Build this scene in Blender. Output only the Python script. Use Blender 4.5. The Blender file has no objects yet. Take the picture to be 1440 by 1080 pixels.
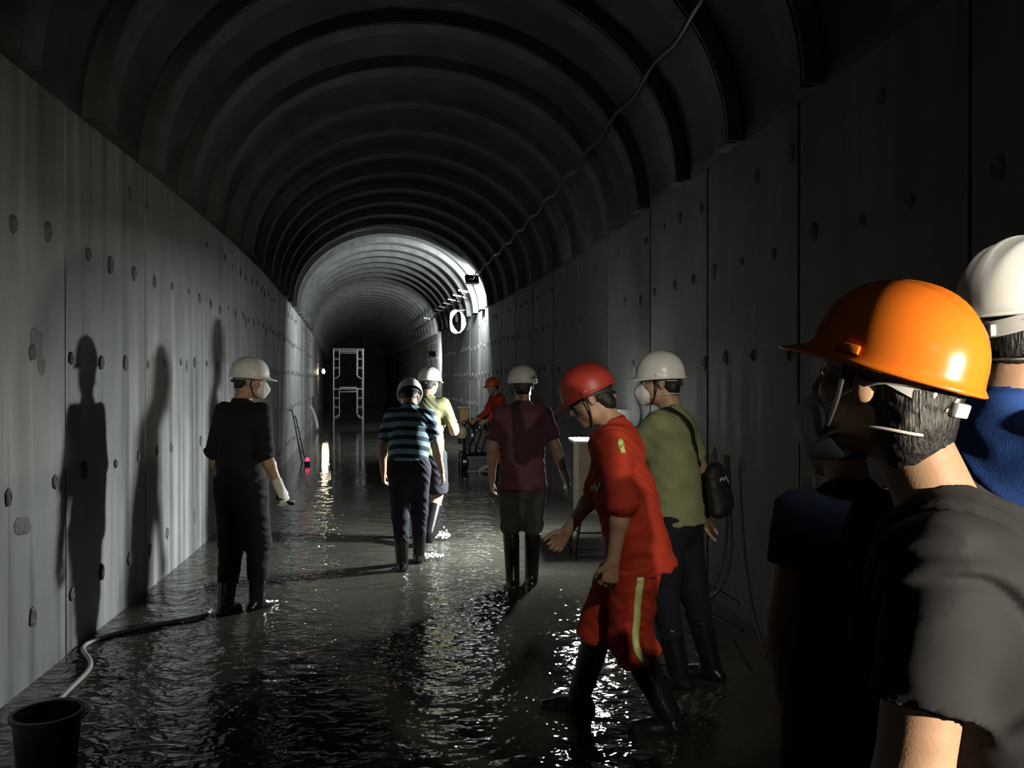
import bpy, bmesh, math, random
import numpy as np
from mathutils import Vector, Matrix, Euler

random.seed(7)
SC = bpy.context.scene
COL = SC.collection
CAMZ = 1.58            # camera height above the water surface (z = 0)
FLOOR_Z = -0.03        # tunnel invert below the muddy water
R = math.radians

# ------------------------------------------------------------------ camera
cam_d = bpy.data.cameras.new('camera')
cam_d.sensor_width = 36.0
cam_d.lens = 30.0
cam_d.clip_start = 0.05
cam_d.clip_end = 200
cam = bpy.data.objects.new('camera', cam_d)
COL.objects.link(cam)
cam.location = (0, 0, CAMZ)
cam.rotation_euler = (R(90 - 0.24), 0, 0)
SC.camera = cam

# ------------------------------------------------------------------ world (underground: no sky)
w = bpy.data.worlds.new('world')
SC.world = w
w.use_nodes = True
w.node_tree.nodes['Background'].inputs[0].default_value = (0.0012, 0.0013, 0.0013, 1)
w.node_tree.nodes['Background'].inputs[1].default_value = 1.0

# ------------------------------------------------------------------ tunnel axis
HW = 2.078             # half width between the side walls
SPRING = 3.16          # height of the vault springing
RISE = 1.71
Y0, Y1 = -6.0, 62.0

def slope(y):
    if y < 6: return -0.118
    if y < 14: return -0.118 - 0.064 * (y - 6) / 8
    if y < 30: return -0.182 - 0.020 * (y - 14) / 16
    return -0.202
_ys = np.arange(-8, 66, 0.05)
_sl = np.array([slope(v) for v in _ys])
_xs = np.concatenate([[0], np.cumsum((_sl[:-1] + _sl[1:]) / 2 * 0.05)])
_xs = _xs - np.interp(0, _ys, _xs) + 0.1075

def axis(y):
    """point on the tunnel axis and its heading angle (rotation about Z)"""
    return float(np.interp(y, _ys, _xs)), math.atan(-slope(y))

def at(y, lat, z):
    """tunnel coordinates -> world: lat is metres to the right of the axis"""
    x, th = axis(y)
    return Vector((x + lat * math.cos(th), y + lat * math.sin(th), z))

# ------------------------------------------------------------------ lights and exposure
def area(name, loc, direction, power, sx, sy, colour, spread=180):
    d = bpy.data.lights.new(name, 'AREA')
    d.shape = 'RECTANGLE'; d.size = sx; d.size_y = sy
    d.energy = power; d.color = colour; d.spread = R(spread)
    o = bpy.data.objects.new(name, d); COL.objects.link(o)
    o.location = loc
    o.rotation_euler = Vector(direction).to_track_quat('-Z', 'Y').to_euler()
    return o

LAMP_A = Vector((0.83, 8.05, 1.47))       # floodlight on the switch cabinet, behind the worker in red
LAMP_A_DIR = Vector((-0.92, 0.06, -0.54)).normalized()
LAMP_B = at(18.2, 1.72, 3.74)            # floodlight under the right springing
LAMP_B_DIR = Vector((-0.42, 0.80, -0.42)).normalized()
LAMP_C = at(27.0, 1.72, 2.42)             # second wall floodlight further in
LAMP_C_DIR = Vector((-0.45, 0.86, -0.15)).normalized()
LAMP_D = at(38.0, -1.85, 1.95)            # warm lamp on the far left wall
SIDE_SPOT = Vector((1.55, -0.60, 3.60))       # added unseen spot behind the camera, high enough to reach the worker in red

area('floodlight_a_light', LAMP_A + LAMP_A_DIR * 0.125, LAMP_A_DIR, 265, 0.20, 0.14, (0.94, 1.0, 0.96), 165)
area('floodlight_b_light', LAMP_B + LAMP_B_DIR * 0.05, LAMP_B_DIR, 560, 0.22, 0.16, (0.95, 1.0, 1.0))
area('floodlight_c_light', LAMP_C + LAMP_C_DIR * 0.05, LAMP_C_DIR, 190, 0.20, 0.14, (0.95, 1.0, 1.0))
pd = bpy.data.lights.new('far_lamp_light', 'POINT'); pd.energy = 14; pd.color = (1.0, 0.86, 0.6); pd.shadow_soft_size = 0.06
po = bpy.data.objects.new('far_lamp_light', pd); COL.objects.link(po); po.location = LAMP_D + Vector((0.16, -0.14, 0))
sd = bpy.data.lights.new('side_spot_light', 'SPOT'); sd.energy = 260; sd.color = (1.0, 0.92, 0.78)
sd.spot_size = R(27); sd.spot_blend = 0.5; sd.shadow_soft_size = 0.03
so = bpy.data.objects.new('side_spot_light', sd); COL.objects.link(so); so.location = SIDE_SPOT
so.rotation_euler = (Vector((0.70, 3.95, 1.08)) - SIDE_SPOT).to_track_quat('-Z', 'Y').to_euler()
td = bpy.data.lights.new('hand_torch_light', 'SPOT'); td.energy = 400; td.color = (1.0, 0.88, 0.68)   # torch of somebody at the right, out of frame
td.spot_size = R(62); td.spot_blend = 0.9; td.shadow_soft_size = 0.03
to = bpy.data.objects.new('hand_torch_light', td); COL.objects.link(to); to.location = (1.72, -0.04, 1.52)
to.rotation_euler = (Vector((0.80, 1.30, 1.32)) - to.location).to_track_quat('-Z', 'Y').to_euler()
area('rear_floodlight_light', at(-5.0, 0.9, 3.2), Vector((-0.35, 1, 0.10)), 8, 0.25, 0.18, (0.95, 1.0, 0.97))

SC.view_settings.view_transform = 'Standard'
SC.view_settings.look = 'None'
SC.view_settings.gamma = 1.0
SC.view_settings.use_curve_mapping = False
SC.view_settings.exposure = 0.0

# ================================================================== materials
MATS = {}
def mat(name, colour, rough=0.6, noise=0.0, nscale=12.0, bump=0.0, bscale=40.0, metal=0.0,
        coords='Object', stretch=(1, 1, 1), dark=None, emit=None, estr=0.0, spec=0.5, sheen=0.0, detail=4.0):
    if name in MATS: return MATS[name]
    m = bpy.data.materials.new(name); m.use_nodes = True
    nt = m.node_tree; N = nt.nodes; L = nt.links
    b = N['Principled BSDF']
    b.inputs['Base Color'].default_value = (*colour, 1)
    b.inputs['Roughness'].default_value = rough
    b.inputs['Metallic'].default_value = metal
    b.inputs['Specular IOR Level'].default_value = spec
    if sheen: b.inputs['Sheen Weight'].default_value = sheen
    if emit:
        b.inputs['Emission Color'].default_value = (*emit, 1)
        b.inputs['Emission Strength'].default_value = estr
    if noise or bump:
        if coords == 'World':
            g = N.new('ShaderNodeNewGeometry'); src = g.outputs['Position']
        else:
            g = N.new('ShaderNodeTexCoord'); src = g.outputs['Object']
        mp = N.new('ShaderNodeMapping'); mp.inputs['Scale'].default_value = stretch
        L.new(src, mp.inputs['Vector'])
        if noise:
            n = N.new('ShaderNodeTexNoise'); n.inputs['Scale'].default_value = nscale
            n.inputs['Detail'].default_value = detail
            L.new(mp.outputs['Vector'], n.inputs['Vector'])
            r = N.new('ShaderNodeValToRGB')
            dk = dark or tuple(c * (1 - noise) for c in colour)
            r.color_ramp.elements[0].position = 0.32; r.color_ramp.elements[0].color = (*dk, 1)
            r.color_ramp.elements[1].position = 0.66; r.color_ramp.elements[1].color = (*colour, 1)
            L.new(n.outputs['Fac'], r.inputs['Fac'])
            L.new(r.outputs['Color'], b.inputs['Base Color'])
        if bump:
            n2 = N.new('ShaderNodeTexNoise'); n2.inputs['Scale'].default_value = bscale; n2.inputs['Detail'].default_value = 5
            L.new(mp.outputs['Vector'], n2.inputs['Vector'])
            bp = N.new('ShaderNodeBump'); bp.inputs['Strength'].default_value = bump; bp.inputs['Distance'].default_value = 0.01
            L.new(n2.outputs['Fac'], bp.inputs['Height']); L.new(bp.outputs['Normal'], b.inputs['Normal'])
    MATS[name] = m
    return m

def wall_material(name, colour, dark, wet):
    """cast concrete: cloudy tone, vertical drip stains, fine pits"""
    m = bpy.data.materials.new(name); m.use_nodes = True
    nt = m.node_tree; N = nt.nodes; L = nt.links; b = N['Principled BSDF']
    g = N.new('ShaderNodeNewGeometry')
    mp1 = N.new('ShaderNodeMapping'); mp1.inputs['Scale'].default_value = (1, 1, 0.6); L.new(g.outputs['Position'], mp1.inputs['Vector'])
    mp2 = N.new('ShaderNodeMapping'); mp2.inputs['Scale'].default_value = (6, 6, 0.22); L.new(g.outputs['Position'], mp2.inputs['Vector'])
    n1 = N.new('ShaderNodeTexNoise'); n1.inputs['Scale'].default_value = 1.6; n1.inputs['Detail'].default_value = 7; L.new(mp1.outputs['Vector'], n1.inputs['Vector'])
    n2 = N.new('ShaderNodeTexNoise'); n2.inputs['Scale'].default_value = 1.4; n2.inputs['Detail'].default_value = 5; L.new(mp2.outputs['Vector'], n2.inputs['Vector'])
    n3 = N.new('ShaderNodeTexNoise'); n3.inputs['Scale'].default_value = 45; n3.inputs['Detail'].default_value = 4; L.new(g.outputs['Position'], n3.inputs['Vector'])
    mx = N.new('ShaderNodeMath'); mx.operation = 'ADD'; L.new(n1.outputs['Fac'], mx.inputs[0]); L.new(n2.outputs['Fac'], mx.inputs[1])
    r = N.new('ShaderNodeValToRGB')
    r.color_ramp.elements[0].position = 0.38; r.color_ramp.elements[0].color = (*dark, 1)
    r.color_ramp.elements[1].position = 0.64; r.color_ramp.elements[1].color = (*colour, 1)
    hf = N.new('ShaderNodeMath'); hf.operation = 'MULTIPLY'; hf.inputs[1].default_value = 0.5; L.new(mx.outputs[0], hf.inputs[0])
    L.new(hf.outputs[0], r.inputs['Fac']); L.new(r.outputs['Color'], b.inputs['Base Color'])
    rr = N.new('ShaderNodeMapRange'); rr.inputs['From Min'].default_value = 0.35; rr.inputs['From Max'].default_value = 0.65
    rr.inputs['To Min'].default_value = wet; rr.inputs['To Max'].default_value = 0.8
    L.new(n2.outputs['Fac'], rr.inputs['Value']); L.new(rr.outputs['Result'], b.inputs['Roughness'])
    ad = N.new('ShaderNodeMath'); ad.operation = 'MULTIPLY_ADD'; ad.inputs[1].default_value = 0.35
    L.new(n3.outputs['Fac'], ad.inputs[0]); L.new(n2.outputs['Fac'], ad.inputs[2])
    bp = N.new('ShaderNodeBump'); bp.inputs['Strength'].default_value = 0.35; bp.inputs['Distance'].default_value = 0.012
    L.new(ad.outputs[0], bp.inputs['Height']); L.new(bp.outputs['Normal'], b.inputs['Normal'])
    MATS[name] = m
    return m

def water_material():
    m = bpy.data.materials.new('muddy_water'); m.use_nodes = True
    nt = m.node_tree; N = nt.nodes; L = nt.links; b = N['Principled BSDF']
    g = N.new('ShaderNodeNewGeometry')
    n0 = N.new('ShaderNodeTexNoise'); n0.inputs['Scale'].default_value = 0.9; n0.inputs['Detail'].default_value = 4
    L.new(g.outputs['Position'], n0.inputs['Vector'])
    r = N.new('ShaderNodeValToRGB')
    r.color_ramp.elements[0].position = 0.35; r.color_ramp.elements[0].color = (0.028, 0.028, 0.023, 1)
    r.color_ramp.elements[1].position = 0.7; r.color_ramp.elements[1].color = (0.052, 0.052, 0.041, 1)
    L.new(n0.outputs['Fac'], r.inputs['Fac']); L.new(r.outputs['Color'], b.inputs['Base Color'])
    b.inputs['Roughness'].default_value = 0.035
    b.inputs['IOR'].default_value = 1.33
    mp = N.new('ShaderNodeMapping'); mp.inputs['Scale'].default_value = (1.0, 1.35, 1.0); mp.inputs['Rotation'].default_value = (0, 0, R(18))
    L.new(g.outputs['Position'], mp.inputs['Vector'])
    n1 = N.new('ShaderNodeTexNoise'); n1.inputs['Scale'].default_value = 4.2; n1.inputs['Detail'].default_value = 2.0; n1.inputs['Distortion'].default_value = 0.6
    n2 = N.new('ShaderNodeTexNoise'); n2.inputs['Scale'].default_value = 13.0; n2.inputs['Detail'].default_value = 1.5; n2.inputs['Distortion'].default_value = 0.8
    L.new(mp.outputs['Vector'], n1.inputs['Vector']); L.new(mp.outputs['Vector'], n2.inputs['Vector'])
    ad = N.new('ShaderNodeMath'); ad.operation = 'MULTIPLY_ADD'; ad.inputs[1].default_value = 0.33
    L.new(n2.outputs['Fac'], ad.inputs[0]); L.new(n1.outputs['Fac'], ad.inputs[2])
    # calmer patches between ruffled ones
    n4 = N.new('ShaderNodeTexNoise'); n4.inputs['Scale'].default_value = 0.55; n4.inputs['Detail'].default_value = 2
    L.new(g.outputs['Position'], n4.inputs['Vector'])
    st = N.new('ShaderNodeMapRange'); st.inputs['From Min'].default_value = 0.35; st.inputs['From Max'].default_value = 0.65
    st.inputs['To Min'].default_value = 0.30; st.inputs['To Max'].default_value = 0.95
    L.new(n4.outputs['Fac'], st.inputs['Value'])
    bp = N.new('ShaderNodeBump'); bp.inputs['Distance'].default_value = 0.035
    # the waders ruffle the water; further in it lies calm
    sp = N.new('ShaderNodeSeparateXYZ'); L.new(g.outputs['Position'], sp.inputs[0])
    cm = N.new('ShaderNodeMapRange'); cm.inputs['From Min'].default_value = 8.5; cm.inputs['From Max'].default_value = 15.0
    cm.inputs['To Min'].default_value = 1.0; cm.inputs['To Max'].default_value = 0.16
    L.new(sp.outputs['Y'], cm.inputs['Value'])
    mm = N.new('ShaderNodeMath'); mm.operation = 'MULTIPLY'; L.new(st.outputs['Result'], mm.inputs[0]); L.new(cm.outputs['Result'], mm.inputs[1])
    L.new(mm.outputs[0], bp.inputs['Strength'])
    L.new(ad.outputs[0], bp.inputs['Height']); L.new(bp.outputs['Normal'], b.inputs['Normal'])
    MATS['muddy_water'] = m
    return m

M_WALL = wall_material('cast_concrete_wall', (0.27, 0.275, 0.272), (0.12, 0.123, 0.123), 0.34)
M_WALL_SHADED = wall_material('shaded_concrete_wall', (0.150, 0.153, 0.153), (0.070, 0.072, 0.073), 0.62)  # same concrete, darkened: the right wall's shade is put into its colour
M_BACK = mat('joint_mortar', (0.12, 0.12, 0.118), 0.8, 0.3, 6, coords='World')
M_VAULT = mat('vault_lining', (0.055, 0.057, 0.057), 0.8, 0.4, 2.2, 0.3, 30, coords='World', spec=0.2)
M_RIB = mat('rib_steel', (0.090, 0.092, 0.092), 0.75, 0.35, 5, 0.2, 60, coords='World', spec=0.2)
M_FLOOR = mat('invert_concrete', (0.16, 0.155, 0.14), 0.8, 0.3, 2, coords='World')
M_PLUG = mat('tie_plug_mortar', (0.10, 0.10, 0.099), 0.75, 0.5, 30, 0.6, 60, coords='World')
M_PATCH = mat('repair_mortar', (0.125, 0.125, 0.123), 0.7, 0.45, 25, 0.5, 50, coords='World')
M_WATER = water_material()

# ================================================================== mesh helpers
def link(name, me, parent=None, m=None, smooth=False):
    o = bpy.data.objects.new(name, me); COL.objects.link(o)
    if parent is not None: o.parent = parent
    if m is not None:
        me.materials.clear(); me.materials.append(m)
    if smooth and len(me.polygons):
        me.polygons.foreach_set('use_smooth', [True] * len(me.polygons)); me.update()
    return o

def pymesh(name, V, F):
    me = bpy.data.meshes.new(name); me.from_pydata([tuple(v) for v in V], [], F); me.update()
    return me

def tag(o, label, cat, group=None, kind=None):
    if label: o['label'] = label
    if cat: o['category'] = cat
    if group: o['group'] = group
    if kind: o['kind'] = kind
    return o

def empty(name, loc, rz=0.0):
    o = bpy.data.objects.new(name, None); COL.objects.link(o)
    o.empty_display_size = 0.2
    o.location = loc; o.rotation_euler = (0, 0, rz)
    return o

class MB:
    """collects primitive solids into one mesh"""
    def __init__(s): s.V = []; s.F = []
    def add(s, V, F):
        n = len(s.V); s.V += [tuple(v) for v in V]; s.F += [tuple(i + n for i in f) for f in F]; return s
    def box(s, c, size, rot=None, bev=0.0):
        x, y, z = (d / 2 for d in size)
        if bev > 0:
            bm = bmesh.new(); bmesh.ops.create_cube(bm, size=1.0)
            for v in bm.verts: v.co = Vector((v.co.x * size[0], v.co.y * size[1], v.co.z * size[2]))
            bmesh.ops.bevel(bm, geom=bm.edges[:], offset=bev, segments=2, affect='EDGES', profile=0.6)
            bm.verts.index_update()
            V = [v.co.copy() for v in bm.verts]; F = [[v.index for v in f.verts] for f in bm.faces]; bm.free()
        else:
            V = [Vector(p) for p in [(-x,-y,-z),(x,-y,-z),(x,y,-z),(-x,y,-z),(-x,-y,z),(x,-y,z),(x,y,z),(-x,y,z)]]
            F = [(0,3,2,1),(4,5,6,7),(0,1,5,4),(1,2,6,5),(2,3,7,6),(3,0,4,7)]
        if rot is not None: V = [rot @ v for v in V]
        c = Vector(c)
        return s.add([v + c for v in V], F)
    def tube(s, pts, r, n=10, closed=False, rs=None, cap=True):
        P = [Vector(p) for p in pts]; m = len(P); V = []; F = []
        prev = None
        for i, p in enumerate(P):
            a = P[(i - 1) % m] if (closed or i > 0) else p
            b = P[(i + 1) % m] if (closed or i < m - 1) else p
            t = (b - a).normalized()
            if prev is None:
                u = t.orthogonal().normalized()
            else:
                u = (prev - t * prev.dot(t))
                u = u.normalized() if u.length > 1e-6 else t.orthogonal().normalized()
            prev = u; v = t.cross(u)
            rr = rs[i] if rs else r
            for k in range(n):
                a2 = 2 * math.pi * k / n
                V.append(p + (u * math.cos(a2) + v * math.sin(a2)) * rr)
        for i in range(m if closed else m - 1):
            j = (i + 1) % m
            for k in range(n):
                k2 = (k + 1) % n
                F.append((i * n + k, i * n + k2, j * n + k2, j * n + k))
        if cap and not closed:
            F.append(tuple(range(n))[::-1]); F.append(tuple((m - 1) * n + k for k in range(n)))
        return s.add(V, F)
    def lathe(s, prof, c=(0, 0, 0), n=24, rot=None, cap=True):
        V = []; F = []; c = Vector(c)
        for (r, z) in prof:
            for k in range(n):
                a = 2 * math.pi * k / n
                p = Vector((r * math.cos(a), r * math.sin(a), z))
                if rot is not None: p = rot @ p
                V.append(p + c)
        for i in range(len(prof) - 1):
            for k in range(n):
                k2 = (k + 1) % n
                F.append((i * n + k, i * n + k2, (i + 1) * n + k2, (i + 1) * n + k))
        if cap:
            F.append(tuple(range(n))[::-1]); F.append(tuple((len(prof) - 1) * n + k for k in range(n)))
        return s.add(V, F)
    def build(s, name, m, parent=None, smooth=False):
        me = pymesh(name, s.V, s.F)
        o = link(name, me, parent, m, smooth)
        if smooth:
            try: me.set_sharp_from_angle(angle=R(40))
            except Exception: pass
        return o

def spline(pts, k=8, closed=False):
    """Catmull-Rom through points"""
    P = [Vector(p) for p in pts]; out = []; n = len(P)
    rng = range(n) if closed else range(n - 1)
    for i in rng:
        if closed: p0, p1, p2, p3 = P[(i-1) % n], P[i], P[(i+1) % n], P[(i+2) % n]
        else: p0, p1, p2, p3 = P[max(i-1, 0)], P[i], P[i+1], P[min(i+2, n-1)]
        for j in range(k):
            t = j / k
            out.append(0.5 * ((2*p1) + (p2-p0)*t + (2*p0-5*p1+4*p2-p3)*t*t + (3*p1-p0-3*p2+p3)*t**3))
    if not closed: out.append(P[-1])
    return out

def align(direction):
    """rotation taking +Z to direction"""
    return Vector(direction).to_track_quat('Z', 'Y').to_matrix()

# ================================================================== the tunnel shell
def sweep_mesh(name, prof, ys, closed=True):
    """prof: list of (lat, z) swept along the axis"""
    V = []; F = []; n = len(prof)
    for y in ys:
        for (l, z) in prof: V.append(at(y, l, z))
    for i in range(len(ys) - 1):
        for k in range(n if closed else n - 1):
            k2 = (k + 1) % n
            F.append((i*n + k, i*n + k2, (i+1)*n + k2, (i+1)*n + k))
    if closed:
        F.append(tuple(range(n))); F.append(tuple((len(ys)-1)*n + k for k in range(n))[::-1])
    return pymesh(name, V, F)

YS = list(np.arange(Y0, Y1 + 0.01, 1.0))
floor = link('floor', sweep_mesh('floor', [(-HW-0.3, FLOOR_Z), (HW+0.3, FLOOR_Z), (HW+0.3, FLOOR_Z-0.3), (-HW-0.3, FLOOR_Z-0.3)], YS), None, M_FLOOR)
tag(floor, 'flat concrete tunnel floor under the muddy water', 'floor', kind='structure')
water = link('water', sweep_mesh('water', [(-HW+0.003, 0.0), (HW-0.003, 0.0), (HW-0.003, -0.02), (-HW+0.003, -0.02)], YS), None, M_WATER)
tag(water, 'shallow rippling muddy water covering the whole tunnel floor', 'water', kind='stuff')

NA = 56
def arch(hw, rise, n=NA):
    return [(hw * math.cos(math.pi * (1 - i / n)), SPRING + rise * math.sin(math.pi * i / n)) for i in range(n + 1)]
vp = arch(HW, RISE) + arch(HW + 0.25, RISE + 0.25)[::-1]
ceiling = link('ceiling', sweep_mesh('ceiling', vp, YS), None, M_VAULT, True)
tag(ceiling, 'dark arched tunnel vault carried on steel ribs', 'vault', kind='structure')

# steel ribs: front web plate, dark slot, box flange; one mesh shared by every rib
def rib_mesh():
    mb = MB()
    for (ya, yb, d) in ((0.0, 0.022, 0.115), (0.022, 0.075, 0.035), (0.075, 0.30, 0.10)):
        n = NA; V = []; F = []
        for i in range(n + 1):
            a = math.pi * i / n
            for (dd, yy) in ((-0.03, ya), (d, ya), (d, yb), (-0.03, yb)):
                V.append(Vector((-(HW - dd) * math.cos(a), yy, SPRING + (RISE - dd) * math.sin(a))))
        for i in range(n):
            for k in range(4):
                k2 = (k + 1) % 4
                F.append((i*4 + k, i*4 + k2, (i+1)*4 + k2, (i+1)*4 + k))
        F.append((3, 2, 1, 0)); F.append((n*4, n*4+1, n*4+2, n*4+3))
        mb.add(V, F)
    return mb
rib0 = None
RIB_Y = [4.30 + 1.09 * k for k in range(-9, 53)]
for yy in RIB_Y:
    x, th = axis(yy)
    if rib0 is None:
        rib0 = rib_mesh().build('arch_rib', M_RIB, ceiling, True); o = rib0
    else:
        o = rib0.copy(); COL.objects.link(o); o.parent = ceiling
    o.location = (x, yy, 0); o.rotation_euler = (0, 0, th)

# side walls: backing (setting) + cast panels with recessed joints + tie plugs
def wall_side(sgn, name, first):
    o = HW + 0.02
    prof = [(sgn*o, FLOOR_Z - 0.1), (sgn*(o+0.25), FLOOR_Z - 0.1), (sgn*(o+0.25), SPRING), (sgn*o, SPRING)]
    if sgn > 0: prof = prof[::-1]
    wl = link(name, sweep_mesh(name, prof, YS), None, M_BACK)
    tag(wl, None, None, kind='structure')
    y = first; PW = 1.482; base = None
    while y < Y1 - 1:
        yc = y + PW / 2; x, th = axis(yc)
        if base is None:
            mb = MB(); mb.box((0, 0, (SPRING + FLOOR_Z)/2), (0.06, PW - 0.014, SPRING - FLOOR_Z), bev=0.006)
            base = mb.build('wall_panel', M_WALL if sgn < 0 else M_WALL_SHADED, wl); p = base
        else:
            p = base.copy(); COL.objects.link(p); p.parent = wl
        jit = random.uniform(-0.004, 0.004)
        p.location = at(yc, sgn * (HW + 0.03 + jit), 0); p.rotation_euler = (0, 0, th)
        y += PW
    # tie plugs: domed irregular mortar dots in rows, the near ones each a part
    pm = []
    for v in range(4):
        rnd = random.Random(v + 3); V = []; F = []; n = 12
        rad = [1 + rnd.uniform(-0.16, 0.16) for _ in range(n)]
        for (rr, h) in ((1.0, -0.004), (0.92, 0.010), (0.55, 0.016), (0.22, 0.011)):
            for k in range(n):
                a = 2*math.pi*k/n; V.append((h, rr*rad[k]*math.cos(a)*0.042, rr*rad[k]*math.sin(a)*0.052))
        for i in range(3):
            for k in range(n): F.append((i*n+k, i*n+(k+1) % n, (i+1)*n+(k+1) % n, (i+1)*n+k))
        F.append(tuple(3*n+k for k in range(n)))
        if True:
            me = pymesh('tie_plug', V, F); me.materials.append(M_PLUG); pm.append(me)
    rest = MB(); cnt = 0
    rows = (0.33, 1.03, 1.73, 2.36, 2.90)
    spots = []
    for ri, rz in enumerate(rows):
        yy = 0.8 + 0.21 * (ri % 2)
        while yy < 45:
            spots.append((yy + random.uniform(-0.06, 0.06), rz + random.uniform(-0.035, 0.035), ri)); yy += 0.49
    spots.sort()
    for (yy, zz, ri) in spots:
        if ri == 4 and random.random() < 0.5: continue
        if random.random() < 0.06: continue
        x, th = axis(yy); p = at(yy, sgn * (HW + 0.0), zz)
        s = random.choice((0.6, 0.75, 0.85, 1.0, 1.1))
        if cnt < 285:
            b = bpy.data.objects.new('tie_plug', pm[cnt % 4]); COL.objects.link(b); b.parent = wl
            b.location = p; b.rotation_euler = (0, 0, th + (math.pi if sgn > 0 else 0))
            b.scale = (1.0, s, s)
            cnt += 1
        else:
            rot = Matrix.Rotation(th + (math.pi if sgn > 0 else 0), 3, 'Z')
            rest.lathe([(0.04*s, -0.004), (0.036*s, 0.012), (0.012*s, 0.018)], p, 6, rot @ Matrix.Rotation(math.pi/2, 3, 'Y'))
    ro = rest.build('far_tie_plugs', M_PLUG, wl); ro['kind'] = 'stuff'
    return wl
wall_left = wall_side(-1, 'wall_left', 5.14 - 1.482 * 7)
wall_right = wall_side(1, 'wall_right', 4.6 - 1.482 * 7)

# repair patches on the left wall
def px_wall(px, py, lat=-HW):
    """wall point seen at a pixel of the photograph (used only to read positions off the picture)"""
    k = (px - 720) / 1200.0; y = 2.0
    for _ in range(60):
        p = at(y, lat, 0); f = p.x - k * p.y
        p2 = at(y + 0.01, lat, 0); f2 = p2.x - k * p2.y
        y -= f / ((f2 - f) / 0.01)
    return y, CAMZ + (535 - py) / 1200.0 * at(y, lat, 0).y
def patch(px, py, wy, wz, seed):
    y, z = px_wall(px, py); rnd = random.Random(seed); V = []; F = []; n = 18
    rad = [1 + rnd.uniform(-0.18, 0.18) for _ in range(n)]
    for (rr, h) in ((1.0, -0.004), (0.95, 0.006), (0.5, 0.009)):
        for k in range(n):
            a = 2*math.pi*k/n; V.append((h, rr*rad[k]*math.cos(a)*wy, rr*rad[k]*math.sin(a)*wz))
    for i in range(2):
        for k in range(n): F.append((i*n+k, i*n+(k+1) % n, (i+1)*n+(k+1) % n, (i+1)*n+k))
    F.append(tuple(2*n+k for k in range(n)))
    o = link('repair_patch', pymesh('repair_patch', V, F), wall_left, M_PATCH)
    o.location = at(y, -HW, z); o.rotation_euler = (0, 0, axis(y)[1])
for q in ((50, 482, 0.085, 0.085, 1), (57, 512, 0.045, 0.06, 2), (30, 740, 0.10, 0.055, 4), (262, 515, 0.05, 0.06, 5), (345, 452, 0.09, 0.09, 6)):
    patch(*q)

# far face of the heading
we = MB(); p = at(Y1 - 0.2, 0, 0)
we.box((p.x, p.y, 2.4), (5.2, 0.3, 5.4), Matrix.Rotation(axis(Y1)[1], 3, 'Z'))
weo = we.build('wall_back', M_VAULT); weo['kind'] = 'structure'

# ================================================================== signed-distance modelling of people
V3 = lambda *a: np.array(a, dtype=np.float64)
def _dot(x, y, z, v): return x * v[0] + y * v[1] + z * v[2]

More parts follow.
